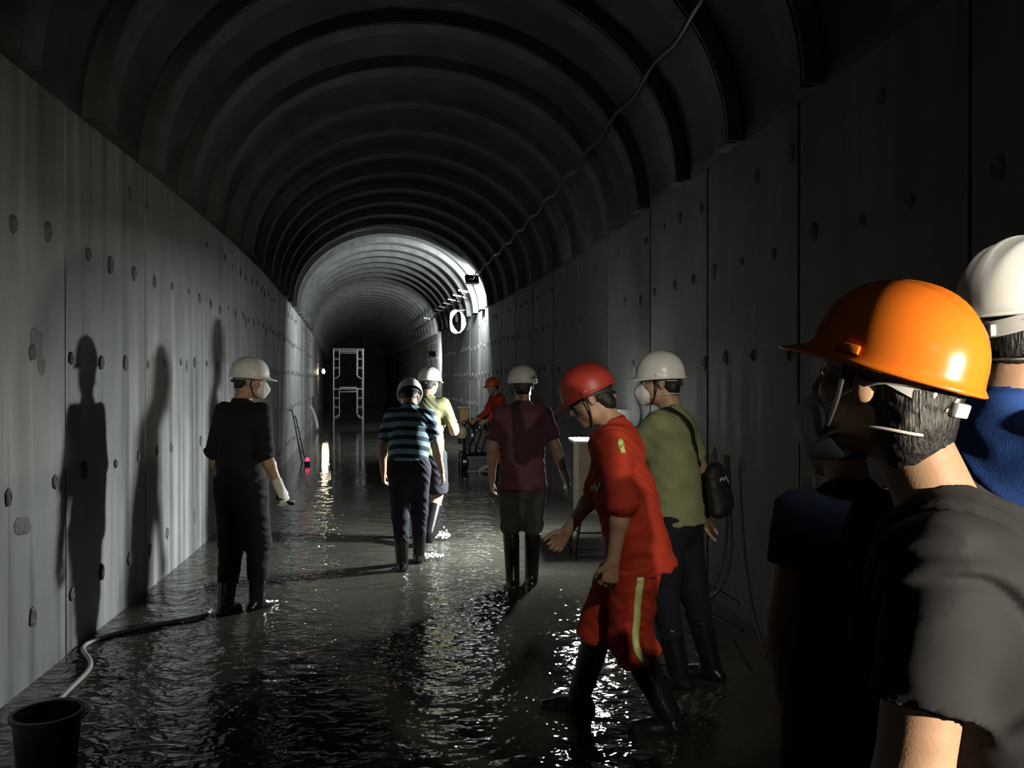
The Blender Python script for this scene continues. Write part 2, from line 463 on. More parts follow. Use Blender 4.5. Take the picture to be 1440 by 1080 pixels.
class Field:
    def __init__(s): s.ops = []; s.noise = None; s.lo = V3(9, 9, 9); s.hi = V3(-9, -9, -9)
    def _grow(s, lo, hi):
        s.lo = np.minimum(s.lo, lo); s.hi = np.maximum(s.hi, hi)
    def add(s, f, lo, hi, k=0.02, op='u'):
        s.ops.append((f, np.array(lo), np.array(hi), k, op))
        if op == 'u': s._grow(lo, hi)
        return s
    def cone(s, a, b, ra, rb, k=0.02, flat=0, op='u'):
        a = np.array(a, float); b = np.array(b, float); ab = b - a; L2 = float(ab @ ab) + 1e-9; L = math.sqrt(L2)
        def f(x, y, z):
            t = _dot(x - a[0], y - a[1], z - a[2], ab) / L2
            tc = np.clip(t, 0, 1)
            tt = tc if flat == 0 else (np.minimum(np.maximum(t, 0), 1.3) if flat == 1 else np.clip(t, -.3, 1.3))
            dx = x - a[0] - tt*ab[0]; dy = y - a[1] - tt*ab[1]; dz = z - a[2] - tt*ab[2]
            d = np.sqrt(dx*dx + dy*dy + dz*dz) - (ra + tc*(rb - ra))
            if flat >= 1: d = np.maximum(d, (t - 1) * L)
            if flat == 2: d = np.maximum(d, -t * L)
            return d
        m = max(ra, rb)
        return s.add(f, np.minimum(a, b) - m, np.maximum(a, b) + m, k, op)
    def ecap(s, a, b, r0, r1, xd, k=0.03, flat=0, op='u'):
        a = np.array(a, float); b = np.array(b, float); ab = b - a; L2 = float(ab @ ab) + 1e-9; L = math.sqrt(L2)
        zd = ab / L; xd = np.array(xd, float); xd = xd - zd * (xd @ zd); xd /= np.linalg.norm(xd); yd = np.cross(zd, xd)
        def f(x, y, z):
            X = x - a[0]; Y = y - a[1]; Z = z - a[2]
            t = _dot(X, Y, Z, ab) / L2; tc = np.clip(t, 0, 1)
            u = _dot(X, Y, Z, xd); v = _dot(X, Y, Z, yd); w = (t - tc) * L
            rx = r0[0] + tc*(r1[0]-r0[0]); ry = r0[1] + tc*(r1[1]-r0[1]); rw = np.minimum(rx, ry)
            if flat: w = w * np.where(t > 1, 0, 1) if flat == 1 else w * 0
            e = np.sqrt((u/rx)**2 + (v/ry)**2 + (w/rw)**2)
            g = np.sqrt((u/rx**2)**2 + (v/ry**2)**2 + (w/rw**2)**2)
            d = e*(e-1)/np.maximum(g, 1e-3)
            if flat >= 1: d = np.maximum(d, (t-1)*L)
            if flat == 2: d = np.maximum(d, -t*L)
            return d
        m = max(r0 + r1)
        return s.add(f, np.minimum(a, b) - m, np.maximum(a, b) + m, k, op)
    def ell(s, c, r, Rm=None, k=0.02, op='u'):
        c = np.array(c, float); Rm = np.eye(3) if Rm is None else np.array(Rm); r = np.array(r, float)
        def f(x, y, z):
            X = x - c[0]; Y = y - c[1]; Z = z - c[2]
            u = _dot(X, Y, Z, Rm[:, 0]); v = _dot(X, Y, Z, Rm[:, 1]); w = _dot(X, Y, Z, Rm[:, 2])
            e = np.sqrt((u/r[0])**2 + (v/r[1])**2 + (w/r[2])**2)
            g = np.sqrt((u/r[0]**2)**2 + (v/r[1]**2)**2 + (w/r[2]**2)**2)
            return e*(e-1)/np.maximum(g, 1e-3)
        m = float(r.max())
        return s.add(f, c - m, c + m, k, op)
    def half(s, p, n, lo=None, hi=None, k=0.0):
        """keep the side the normal points away from"""
        p = np.array(p, float); n = np.array(n, float); n /= np.linalg.norm(n)
        def f(x, y, z): return _dot(x - p[0], y - p[1], z - p[2], n)
        return s.add(f, lo if lo is not None else V3(-9, -9, -9), hi if hi is not None else V3(9, 9, 9), k, 'i')
    @staticmethod
    def _comb(F, d, k, op):
        if op == 'u':
            if k <= 0: return np.minimum(F, d)
            h = np.clip(0.5 + 0.5*(F - d)/k, 0, 1); return F*(1-h) + d*h - k*h*(1-h)
        if op == 's':
            d = -d
            if k <= 0: return np.maximum(F, d)
            h = np.clip(0.5 - 0.5*(F - d)/k, 0, 1); return F*(1-h) + d*h + k*h*(1-h)
        if k <= 0: return np.maximum(F, d)
        h = np.clip(0.5 - 0.5*(F - d)/k, 0, 1); return F*(1-h) + d*h + k*h*(1-h)
    def at(s, P):
        x, y, z = P[:, 0], P[:, 1], P[:, 2]; F = np.full(len(P), 0.12)
        for f, lo, hi, k, op in s.ops: F = s._comb(F, f(x, y, z), k, op)
        if s.noise: F = F + s.noise(x, y, z)
        return F
    def mesh(s, name, h):
        pad = 0.03; lo = s.lo - pad; hi = s.hi + pad
        n = np.ceil((hi - lo)/h).astype(int) + 1
        ax = [(lo[i] + h*np.arange(n[i])) for i in range(3)]
        F = np.full(n, 0.12)
        for f, l, hgh, k, op in s.ops:
            i0 = [max(0, int(math.floor((l[i]-k-0.02-lo[i])/h))) for i in range(3)]
            i1 = [min(n[i], int(math.ceil((hgh[i]+k+0.02-lo[i])/h)) + 1) for i in range(3)]
            if any(i1[i] <= i0[i] for i in range(3)): continue
            sl = tuple(slice(i0[i], i1[i]) for i in range(3))
            x = ax[0][sl[0]][:, None, None]; y = ax[1][sl[1]][None, :, None]; z = ax[2][sl[2]][None, None, :]
            F[sl] = s._comb(F[sl], f(x, y, z), k, op)
        if s.noise:
            band = np.abs(F) < 0.06
            I = np.argwhere(band)
            F[band] += s.noise(ax[0][I[:, 0]], ax[1][I[:, 1]], ax[2][I[:, 2]])
        V, Q = surface_nets(F, lo, h)
        me = bpy.data.meshes.new(name)
        me.vertices.add(len(V)); me.vertices.foreach_set('co', V.astype(np.float32).ravel())
        me.loops.add(len(Q)*4); me.loops.foreach_set('vertex_index', Q.astype(np.int32).ravel())
        me.polygons.add(len(Q)); me.polygons.foreach_set('loop_start', np.arange(0, len(Q)*4, 4, dtype=np.int32))
        me.polygons.foreach_set('use_smooth', np.ones(len(Q), dtype=bool))
        me.update(calc_edges=True); me.validate()
        return me

_C = np.array([(i, j, k) for i in (0, 1) for j in (0, 1) for k in (0, 1)])
_E = [(0,1),(2,3),(4,5),(6,7),(0,2),(1,3),(4,6),(5,7),(0,4),(1,5),(2,6),(3,7)]
def surface_nets(F, lo, h):
    ins = F < 0
    nx, ny, nz = F.shape
    cnt = np.zeros((nx-1, ny-1, nz-1), np.int8)
    for c in _C: cnt += ins[c[0]:nx-1+c[0], c[1]:ny-1+c[1], c[2]:nz-1+c[2]]
    act = (cnt > 0) & (cnt < 8)
    I = np.argwhere(act); idx = np.full(act.shape, -1, np.int64); idx[act] = np.arange(len(I))
    val = np.stack([F[I[:, 0]+c[0], I[:, 1]+c[1], I[:, 2]+c[2]] for c in _C], 1)
    acc = np.zeros((len(I), 3)); num = np.zeros(len(I))
    for a, b in _E:
        va, vb = val[:, a], val[:, b]; cr = (va < 0) != (vb < 0)
        t = np.where(cr, va/np.where(cr, va - vb, 1), 0)
        acc += np.where(cr[:, None], _C[a] + t[:, None]*(_C[b] - _C[a]), 0); num += cr
    V = lo + h*(I + acc/num[:, None])
    Q = []
    for axn in range(3):
        s0 = [slice(None)]*3; s1 = [slice(None)]*3; s0[axn] = slice(0, -1); s1[axn] = slice(1, None)
        A, B = ins[tuple(s0)], ins[tuple(s1)]
        E = np.argwhere(A != B)
        o1, o2 = [(1, 2), (2, 0), (0, 1)][axn]
        E = E[(E[:, o1] > 0) & (E[:, o2] > 0) & (E[:, o1] < F.shape[o1]-1) & (E[:, o2] < F.shape[o2]-1)]
        d1 = np.zeros(3, int); d1[o1] = 1; d2 = np.zeros(3, int); d2[o2] = 1
        g = lambda P: idx[P[:, 0], P[:, 1], P[:, 2]]
        q = np.stack([g(E - d1 - d2), g(E - d2), g(E), g(E - d1)], 1)
        fl = ~A[E[:, 0], E[:, 1], E[:, 2]]
        q[fl] = q[fl][:, ::-1]
        Q.append(q)
    Q = np.concatenate(Q); Q = Q[(Q >= 0).all(1)]
    return V, Q

def folds(amp, scale=1.0, seed=0.0, zdir=(0.3, 0.2, 1.0)):
    """cloth folds: bent wavy ridges"""
    zd = np.array(zdir, float)
    def f(x, y, z):
        q = _dot(x, y, z, zd)
        a = np.sin(scale*(38*q + 14*x) + 2.2*np.sin(scale*(19*x + 11*z) + seed) + seed)
        b = np.sin(scale*(27*y - 33*z + 9*x) + 1.8*np.sin(scale*(15*z + 21*y) + 2*seed) + 1.3)
        c = np.sin(scale*(71*z + 40*x - 22*y) + 2.5*np.sin(scale*(23*y + 17*x) + seed))
        return -amp*(0.55*(1 - 2*np.abs(a)) + 0.45*b*0.6 + 0.22*c)
    return f

def rx(a): c, s = math.cos(a), math.sin(a); return np.array([[1,0,0],[0,c,-s],[0,s,c]])
def ry(a): c, s = math.cos(a), math.sin(a); return np.array([[c,0,s],[0,1,0],[-s,0,c]])
def rz(a): c, s = math.cos(a), math.sin(a); return np.array([[c,-s,0],[s,c,0],[0,0,1]])
def unit(v): v = np.array(v, float); return v/np.linalg.norm(v)

def hand(F, w, d, n, side, s, curl=0.5, spread=0.12, grow=0.0):
    """w wrist, d finger direction, n palm normal (towards the palm side), side: thumb direction"""
    d = unit(d); n = unit(np.array(n) - d*(np.array(n) @ d)); th = unit(np.cross(d, n))
    if th @ np.array(side) < 0: th = -th
    g = grow
    F.ecap(w - d*0.012*s, w + d*0.082*s, (0.029*s+g, 0.020*s+g), (0.040*s+g, 0.0155*s+g), th, 0.012)
    lens = (0.070, 0.078, 0.073, 0.058); offs = (0.030, 0.010, -0.010, -0.029)
    for i in range(4):
        p = w + d*(0.078 - 0.004*abs(i-1))*s + th*offs[i]*s
        dir0 = unit(d + th*spread*(offs[i]/0.03)); ang = curl*0.55
        L = lens[i]*s; r = (0.0092 - 0.0007*(i == 3))*s + g
        for q, fr in enumerate((0.45, 0.31, 0.26)):
            dd = dir0*math.cos(ang) + n*math.sin(ang)
            p2 = p + dd*L*fr
            F.cone(p, p2, r*(1 - 0.08*q), r*(0.93 - 0.08*q), 0.004); p = p2; ang += curl*(0.95 - 0.25*q) + 0.08
    p = w + d*0.022*s + th*0.026*s + n*0.004*s
    d1 = unit(d*0.72 + th*0.62 + n*0.35); p1 = p + d1*0.042*s
    F.cone(p, p1, 0.0155*s+g, 0.0115*s+g, 0.012)
    d2 = unit(d*0.95 + th*0.20 + n*(0.3 + 0.4*curl)); p2 = p1 + d2*0.032*s
    F.cone(p1, p2, 0.0110*s+g, 0.0100*s+g, 0.004)
    d3 = unit(d*1.0 - th*0.02 + n*(0.35 + 0.6*curl)); F.cone(p2, p2 + d3*0.024*s, 0.0100*s+g, 0.0078*s+g, 0.004)

def ik(a, b, l1, l2, hint):
    a = np.array(a); b = np.array(b); v = b - a; D = np.linalg.norm(v); D2 = min(D, (l1+l2)*0.999); u = v/D
    b = a + u*D2
    c = (l1*l1 + D2*D2 - l2*l2)/(2*l1*D2); hgt = math.sqrt(max(0, 1 - c*c))*l1*1.0
    hh = np.array(hint, float); hh = hh - u*(hh @ u); hh = unit(hh)
    return a + u*c*l1 + hh*hgt, b

SKIN = mat('skin_tan', (0.42, 0.255, 0.165), 0.5, 0.18, 30, 0.08, 250, spec=0.4)
HAIR = mat('hair_black', (0.008, 0.007, 0.007), 0.5, 0.3, 60, 0.5, 220, stretch=(1, 1, 0.15))
EYE = mat('eye_white', (0.55, 0.52, 0.48), 0.2)
PUPIL = mat('eye_dark', (0.012, 0.009, 0.007), 0.15)
RUBBER = mat('boot_rubber', (0.012, 0.012, 0.013), 0.25, 0.3, 20, 0.1, 60)
MASKM = mat('mask_white', (0.72, 0.74, 0.76), 0.75, 0.06, 40, 0.1, 200)
STRAP = mat('strap_pale', (0.62, 0.60, 0.55), 0.7)
STRAPD = mat('strap_black', (0.02, 0.02, 0.022), 0.6)
GLOVE = mat('glove_cotton', (0.66, 0.66, 0.62), 0.85, 0.1, 60, 0.3, 300)
FOAM = mat('harness_grey', (0.45, 0.46, 0.47), 0.5)
def cloth(name, c, noise=0.15, rough=0.85): return mat(name, c, rough, noise, 14, 0.25, 420, sheen=0.0, spec=0.25)

def striped(name, c1, c2, freq, zd):
    m = bpy.data.materials.new(name); m.use_nodes = True
    nt = m.node_tree; N = nt.nodes; L = nt.links; b = N['Principled BSDF']; b.inputs['Roughness'].default_value = 0.85
    b.inputs['Specular IOR Level'].default_value = 0.25
    tc = N.new('ShaderNodeTexCoord'); dt = N.new('ShaderNodeVectorMath'); dt.operation = 'DOT_PRODUCT'; dt.inputs[1].default_value = zd
    L.new(tc.outputs['Object'], dt.inputs[0])
    mu = N.new('ShaderNodeMath'); mu.operation = 'MULTIPLY'; mu.inputs[1].default_value = freq; L.new(dt.outputs['Value'], mu.inputs[0])
    fr = N.new('ShaderNodeMath'); fr.operation = 'FRACT'; L.new(mu.outputs[0], fr.inputs[0])
    r = N.new('ShaderNodeValToRGB'); r.color_ramp.interpolation = 'LINEAR'
    e = r.color_ramp.elements; e[0].position = 0.0; e[0].color = (*c1, 1); e[1].position = 1.0; e[1].color = (*c2, 1)
    for pos, c in ((0.47, c1), (0.53, c2)):
        q = e.new(pos); q.color = (*c, 1)
    L.new(fr.outputs[0], r.inputs['Fac']); L.new(r.outputs['Color'], b.inputs['Base Color'])
    MATS[name] = m; return m

def helmet(parent, Mh, colour_mat, logo=False, tilt=0.0):
    """hard hat: ribbed shell with flared rim and front peak, inner harness band, chin strap"""
    nth, nph = 64, 18; V = []; F = []
    def shell(off):
        base = len(V)
        for j in range(nph + 1):
            t = j/nph
            for i in range(nth):
                a = 2*math.pi*i/nth; sx, cy = math.sin(a), math.cos(a)
                if t <= 0.80:
                    q = t/0.80*math.pi/2; rr = math.sin(q)**0.92; zz = 0.128*math.cos(q)**0.86
                    bx = 0.114*rr; by = 0.133*rr
                    # raised crown ridges running front to back
                    xx = bx*sx
                    ridge = 0.007*math.exp(-(xx/0.011)**2) + 0.0045*math.exp(-((abs(xx)-0.040)/0.009)**2)
                    ridge *= max(0, math.cos(q))**0.6
                    p = [xx, by*cy, zz + ridge]
                    p = [p[0]*(1 - off/0.12), p[1]*(1 - off/0.12), p[2] - off]
                else:
                    u = (t - 0.80)/0.20
                    peak = max(0.0, cy)**2.2
                    flare = u*(0.009 + 0.052*peak)
                    p = [(0.114 + flare*0.55)*sx, (0.133 + flare)*cy, -0.012*u - 0.010*u*peak]
                    p[0] *= (1 - (0 if u >= 1 else off/0.12)); p[1] *= (1 - (0 if u >= 1 else off/0.12)); p[2] -= 0 if u >= 1 else 0
                    p[2] -= off*0.9
                V.append(Vector(p))
        return base
    b0 = shell(0.0); b1 = shell(0.004)
    for j in range(nph):
        for i in range(nth):
            i2 = (i+1) % nth
            F.append((b0+j*nth+i, b0+j*nth+i2, b0+(j+1)*nth+i2, b0+(j+1)*nth+i))
            F.append((b1+j*nth+i, b1+(j+1)*nth+i, b1+(j+1)*nth+i2, b1+j*nth+i2))
    for i in range(nth):
        i2 = (i+1) % nth
        F.append((b0+nph*nth+i, b0+nph*nth+i2, b1+nph*nth+i2, b1+nph*nth+i))
    me = pymesh('hard_hat', V, F); o = link('hard_hat', me, parent, colour_mat, True)
    o.matrix_local = Mh @ Matrix.Translation((0, -0.012, 0.030)) @ Matrix.Rotation(R(tilt), 4, 'X')
    # harness band inside the rim, lower at the nape
    mb = MB(); n = 48; BV = []; BF = []
    for i in range(n):
        a = 2*math.pi*i/n; sx, cy = math.sin(a), math.cos(a); low = 0.030*max(0, -cy)**1.5
        for (rr, zz) in ((1.0, 0.006), (1.0, -0.024), (0.97, -0.024), (0.97, 0.006)):
            BV.append(Vector((0.093*rr*sx, 0.112*rr*cy, zz - low)))
    for i in range(n):
        for k in range(4): BF.append((i*4+k, i*4+(k+1) % 4, ((i+1) % n)*4+(k+1) % 4, ((i+1) % n)*4+k))
    mb.add(BV, BF); mb.box((0, -0.114, -0.040), (0.05, 0.014, 0.022), bev=0.004)
    mb.build('harness_band', FOAM if logo else STRAPD, o, True)
    mb = MB()
    for sgn in (-1, 1):
        mb.tube(spline([(sgn*0.100, 0.030, -0.004), (sgn*0.088, 0.030, -0.070), (sgn*0.060, 0.045, -0.130), (0, 0.060, -0.158)], 6), 0.0042, 6)
    mb.build('chin_strap', STRAPD, o, True)
    # side lugs
    for sgn in (-1, 1):
        mb = MB(); mb.box((sgn*0.1135, 0.02, 0.008), (0.010, 0.028, 0.014), bev=0.003)
        mb.build('side_lug', colour_mat, o, True)
    return o

def ribbon(field, pts, width, off, name, m, parent, thick=0.003, k=6, proj=True):
    P = np.array([tuple(p) for p in spline(pts, k)])
    e = 0.002
    def grad(P):
        g = np.stack([(field.at(P + e*np.eye(3)[i]) - field.at(P - e*np.eye(3)[i]))/(2*e) for i in range(3)], 1)
        return g/np.maximum(np.linalg.norm(g, axis=1, keepdims=True), 1e-6)
    V = []; F = []
    if proj:
        for _ in range(6): P = P - grad(P)*np.clip(field.at(P), -0.03, 0.03)[:, None]
    T = np.gradient(P, axis=0); T /= np.maximum(np.linalg.norm(T, axis=1, keepdims=True), 1e-9)
    Nn = grad(P); S = np.cross(T, Nn); S /= np.maximum(np.linalg.norm(S, axis=1, keepdims=True), 1e-9)
    ncol = 5; rows = []
    for c in range(ncol):
        Q = P + S*width*(c/(ncol-1) - 0.5)
        if proj:
            for _ in range(3): Q = Q - grad(Q)*np.clip(field.at(Q), -0.02, 0.02)[:, None]
        rows.append((Q + Nn*off, Q + Nn*(off + thick)))
    n = len(P)
    for lay in (1, 0):
        for c in range(ncol): V += [tuple(v) for v in rows[c][lay]]
    for c in range(ncol-1):
        for i in range(n-1):
            a = c*n+i; F.append((a, a+1, a+n+1, a+n)); b = ncol*n + a; F.append((b, b+n, b+n+1, b+1))
    t = ncol*n
    for i in range(n-1):
        F.append((i, t+i, t+i+1, i+1)); q = (ncol-1)*n+i; F.append((q, q+1, t+q+1, t+q))
    for c in range(ncol-1):
        a = c*n; F.append((a, a+n, t+a+n, t+a)); b = c*n+n-1; F.append((b, t+b, t+b+n, b+n))
    return link(name, pymesh(name, V, F), parent, m, True)

def person(label, loc, yaw, H, pose, wear, res=0.0075):
    """pose and wear are dicts; local frame: +Y forward, +X the person's right"""
    root = empty('person', (loc[0], loc[1], FLOOR_Z), yaw)
    tag(root, label, 'person', wear.get('group'))
    s = H/1.75
    hipz = 0.935*s - pose.get('drop', 0.0)
    pel = V3(0, pose.get('pely', 0), hipz)
    Rt = rz(R(pose.get('twist', 0))) @ rx(-R(pose.get('lean', 4))) @ ry(R(pose.get('roll', 0)))
    T = lambda x, y, z: pel + Rt @ (V3(x, y, z)*s)
    X = Rt[:, 0]
    gx = pose.get('girth', 1.0)
    neck = T(0, -0.005, 0.535); chest = T(0, 0.005, 0.36)
    Rh = rz(R(pose.get('hyaw', 0))) @ rx(-R(pose.get('hpitch', 0))) @ ry(R(pose.get('hroll', 0)))
    headc = neck + Rt @ (V3(0, 0.018, 0.060 + pose.get('neck', 0))*s) + Rh @ (V3(0, 0.028, 0.095)*s)
    Hh = lambda x, y, z: headc + Rh @ (V3(x, y, z)*s)
    # limbs
    J = {}
    for sd in (-1, 1):
        k = 'R' if sd > 0 else 'L'
        sh = T(0.163*sd, 0.0, 0.470)
        ud, fd = pose['arm'+k]
        el = sh + unit(ud)*0.292*s; wr = el + unit(fd)*0.252*s
        J['sh'+k], J['el'+k], J['wr'+k] = sh, el, wr
        hp = pel + rz(R(pose.get('ptwist', 0))) @ (V3(0.088*sd, 0, -0.02)*s)
        fx, fy, fz, fyaw = pose['foot'+k]
        fdir = rz(R(fyaw)) @ rx(-R(pose.get('toe'+k, 0))) @ V3(0, 1, 0)
        an = V3(fx, fy, 0.085*s + fz)
        kn, an = ik(hp, an, 0.425*s, 0.415*s, pose.get('knee'+k, (0.12*sd, 1, 0)))
        J['hp'+k], J['kn'+k], J['an'+k], J['fd'+k] = hp, kn, an, fdir
    # ---------------- skin body, one continuous surface
    B = Field()
    B.ecap(T(0, 0, 0.02), T(0, 0.005, 0.22), (0.135*s*gx, 0.095*s*gx), (0.125*s*gx, 0.092*s*gx), X, 0.05)
    B.ecap(T(0, 0.005, 0.22), T(0, 0.0, 0.42), (0.125*s*gx, 0.092*s*gx), (0.145*s, 0.098*s), X, 0.05)
    B.cone(T(-0.13, 0, 0.475), T(0.13, 0, 0.475), 0.055*s, 0.055*s, 0.05)
    B.cone(neck + Rt @ (V3(0, -0.012, -0.03)*s), Hh(0, -0.030, -0.045), 0.060*s, 0.054*s, 0.035)
    # head
    B.ell(Hh(0, -0.012, 0.032), V3(0.076, 0.097, 0.086)*s, Rh, 0.02)
    B.ell(Hh(0, 0.026, -0.040), V3(0.059, 0.070, 0.078)*s, Rh, 0.03)
    B.cone(Hh(-0.040, 0.030, -0.075), Hh(0.040, 0.030, -0.075), 0.020*s, 0.020*s, 0.03)
    B.ell(Hh(0, 0.078, -0.098), V3(0.026, 0.020, 0.020)*s, Rh, 0.025)
    B.cone(Hh(-0.034, 0.074, 0.022), Hh(0.034, 0.074, 0.022), 0.012*s, 0.012*s, 0.018)
    B.cone(Hh(-0.040, 0.062, -0.022), Hh(-0.046, 0.052, -0.030), 0.018*s, 0.016*s, 0.02)
    B.cone(Hh(0.040, 0.062, -0.022), Hh(0.046, 0.052, -0.030), 0.018*s, 0.016*s, 0.02)
    for sd in (-1, 1): B.ell(Hh(0.031*sd, 0.098, 0.003), V3(0.017, 0.018, 0.011)*s, Rh, 0.010, 's')
    B.cone(Hh(0, 0.090, 0.010), Hh(0, 0.108, -0.030), 0.0085*s, 0.0125*s, 0.010)
    B.cone(Hh(-0.012, 0.096, -0.034), Hh(0.012, 0.096, -0.034), 0.009*s, 0.009*s, 0.008)
    B.cone(Hh(-0.019, 0.090, -0.061), Hh(0.019, 0.090, -0.061), 0.0065*s, 0.0065*s, 0.008)
    B.cone(Hh(-0.016, 0.089, -0.074), Hh(0.016, 0.089, -0.074), 0.0075*s, 0.0075*s, 0.008)
    for sd in (-1, 1):
        B.ell(Hh(0.078*sd, -0.008, -0.008), V3(0.010, 0.019, 0.031)*s, Rh @ rz(R(-20*sd)), 0.008)
    # arms
    gl = wear.get('gloves', '')
    for k, sd in (('L', -1), ('R', 1)):
        sh, el, wr = J['sh'+k], J['el'+k], J['wr'+k]; ag = pose.get('armg', 1.0)
        mid = el + (wr - el)*0.30
        B.cone(sh, el, 0.048*s*ag, 0.039*s*ag, 0.03)
        B.cone(el, mid, 0.036*s*ag, 0.039*s*ag, 0.03); B.cone(mid, wr, 0.039*s*ag, 0.027*s*ag, 0.03)
        hd = pose.get('hand'+k, {}); fdir = unit(wr - el)
        dd = unit(np.array(hd.get('dir', fdir))); pn = np.array(hd.get('palm', (-sd, 0.15, 0))); ts = np.array(hd.get('thumb', (0, 1, 0)))
        G = Field() if k in gl else B
        if k in gl:
            B.ell(wr + dd*0.03*s, V3(0.022, 0.022, 0.03)*s, None, 0.01)
            G.cone(wr - fdir*0.05*s, wr + dd*0.01, 0.036*s, 0.033*s, 0.02)
        hand(G, wr + dd*0.006, dd, pn, ts, s, hd.get('curl', 0.5), grow=0.003 if k in gl else 0.0)
        if k in gl:
            link('glove', G.mesh('glove', min(res, 0.0065)), root, wear.get('glove_mat', GLOVE))
    # legs inside the trousers
    for k in 'LR':
        B.cone(J['hp'+k], J['kn'+k], 0.072*s, 0.050*s, 0.04)
        cf = J['kn'+k] + (J['an'+k]-J['kn'+k])*0.3
        B.cone(J['kn'+k], cf, 0.050*s, 0.053*s, 0.02); B.cone(cf, J['an'+k], 0.053*s, 0.034*s, 0.02)
    link('body', B.mesh('body', res), root, wear.get('skin', SKIN))
    # eyes
    Mh = Matrix.Translation(headc) @ Matrix(Rh.tolist()).to_4x4() @ Matrix.Scale(s, 4)
    for sd in (-1, 1):
        mb = MB(); n = 12
        mb.lathe([(0.0117*math.sin(math.pi*i/8) + 1e-5, 0.0117*math.cos(math.pi*i/8)) for i in range(9)], (0, 0, 0), n, cap=False)
        e = mb.build('eye', EYE, root, True); e.matrix_local = Mh @ Matrix.Translation((0.031*sd, 0.0765, 0.003))
        mb = MB(); mb.lathe([(0.0052, 0.0), (0.0045, 0.0018), (0.0005, 0.0026)], (0, 0, 0), 10, Matrix.Rotation(-math.pi/2, 3, 'X'))
        pu = mb.build('iris', PUPIL, e, True); pu.location = (0, 0.0103, 0)
    # hair
    hl = wear.get('hair', 0.0); hv = wear.get('hairw', 0.0)
    Hf = Field()
    Hf.ell(Hh(0, -0.016, 0.034), V3(0.082 + hv, 0.102 + hv, 0.090)*s, Rh, 0.0)
    Hf.ell(Hh(0, -0.062, -0.035 - hl*0.5), V3(0.066 + hv, 0.046 + hv, 0.060 + hl)*s, Rh, 0.03)
    Hf.half(Hh(0, 0.062, 0.02), Rh @ unit(V3(0, 1.0, -0.35)))
    Hf.ell(Hh(0, 0.085, -0.075), V3(0.14, 0.085, 0.105)*s, Rh, 0.012, 's')
    for sd in (-1, 1): Hf.ell(Hh(0.085*sd, -0.002, -0.022), V3(0.022, 0.024, 0.036)*s, Rh, 0.006, 's')
    Hf.noise = lambda x, y, z: 0.0016*np.sin(260*x + 3*np.sin(90*z))*np.sin(240*y + 2*np.sin(70*z + 80*x))
    link('hair', Hf.mesh('hair', 0.006 if res > 0.006 else 0.004), root, HAIR)
    # ---------------- shirt
    W = Field(); wf = wear
    ex = wf.get('loose', 0.016)
    hemz = wf.get('hem', -0.06)
    hx = 0.020 if hemz < 0 else -0.004
    W.ecap(T(0, 0, hemz), T(0, 0.005, 0.20), ((0.150*gx+hx+ex*0.9)*s, (0.112*gx+hx+ex*0.9)*s), ((0.140*gx+ex)*s, (0.105*gx+ex)*s), X, 0.05, 0)
    W.ecap(T(0, 0.005, 0.20), T(0, -0.002, 0.40), ((0.140*gx+ex)*s, (0.105*gx+ex)*s), ((0.148+ex)*s, (0.108+ex*0.6)*s), X, 0.06)
    W.ecap(T(-0.120, 0.0, 0.448), T(0.120, 0.0, 0.448), ((0.080+ex*0.4)*s, (0.056+ex*0.4)*s), ((0.080+ex*0.4)*s, (0.056+ex*0.4)*s), Rt[:, 1], 0.07)
    W.cone(T(0, -0.012, 0.46), T(0, -0.010, 0.525), 0.095*s, 0.066*s, 0.06)
    W.half(T(0, 0, hemz), Rt @ V3(0, 0.0, -1), k=0.012)
    sl = wf.get('sleeve', 0.75)      # fraction of upper arm, >1 continues on the forearm
    for k in 'LR':
        sh, el, wr = J['sh'+k], J['el'+k], J['wr'+k]
        r0 = (0.056 + ex*0.5)*s
        if sl <= 1: W.cone(sh, sh + (el-sh)*sl, r0, (0.054 + ex*0.45)*s, 0.045, 1)
        else:
            W.cone(sh, el, r0, (0.054 + ex*0.4)*s, 0.045)
            W.cone(el, el + (wr-el)*(sl-1), (0.054 + ex*0.4)*s, (0.044 + ex*0.45)*s, 0.03, 1)
        if wf.get('rolled'):
            c0 = sh + (el-sh)*min(sl, 1) + (wr-el)*max(0, sl-1); ax_ = unit((wr-el) if sl > 1 else (el-sh))
            W.cone(c0 - ax_*0.045*s, c0, (0.062 + ex*0.35)*s, (0.064 + ex*0.3)*s, 0.006, 2)
    if wf.get('collar', True):
        W.cone(T(0, -0.014, 0.505), neck + Rt @ (V3(0, -0.008, 0.022)*s), 0.072*s, 0.068*s, 0.012, 2)
    W.cone(neck + Rt @ (V3(0, 0.004, -0.012)*s), Hh(0, 0.0, -0.05), 0.0615*s, 0.075*s, 0.004, 0, 's')
    W.noise = folds(wf.get('fold', 0.0045)*s, wf.get('fscale', 1.0), wf.get('seed', 1.0), wf.get('fdir', (0.3, 0.2, 1.0)))
    if 'crease' in wf:
        base_n = W.noise; cl = T(*wf['crease'][0]); radii, amp = wf['crease'][1], wf['crease'][2]
        def creased(x, y, z):
            dx, dy, dz = x - cl[0], y - cl[1], z - cl[2]; r = np.sqrt(dx*dx + dy*dy + dz*dz)
            f = base_n(x, y, z)
            for i, q in enumerate(radii):
                qq = q + 0.012*np.sin(19*z + 23*x + 2.1*i)
                f = f + amp*(0.55 + 0.45*np.sin(11*dz + 9*dx + 1.7*i))*np.exp(-((r - qq)/0.010)**2) - 0.6*amp*np.exp(-((r - qq - 0.022)/0.013)**2)
            return f
        W.noise = creased
    sname = wf.get('shirt_name', 'shirt')
    so_ = link(sname, W.mesh(sname, wf.get('cres', max(res, 0.008))), root, wf['shirt'])
    # ---------------- trousers / shorts
    Tr = Field(); pw = wf.get('pant_w', 0.018)
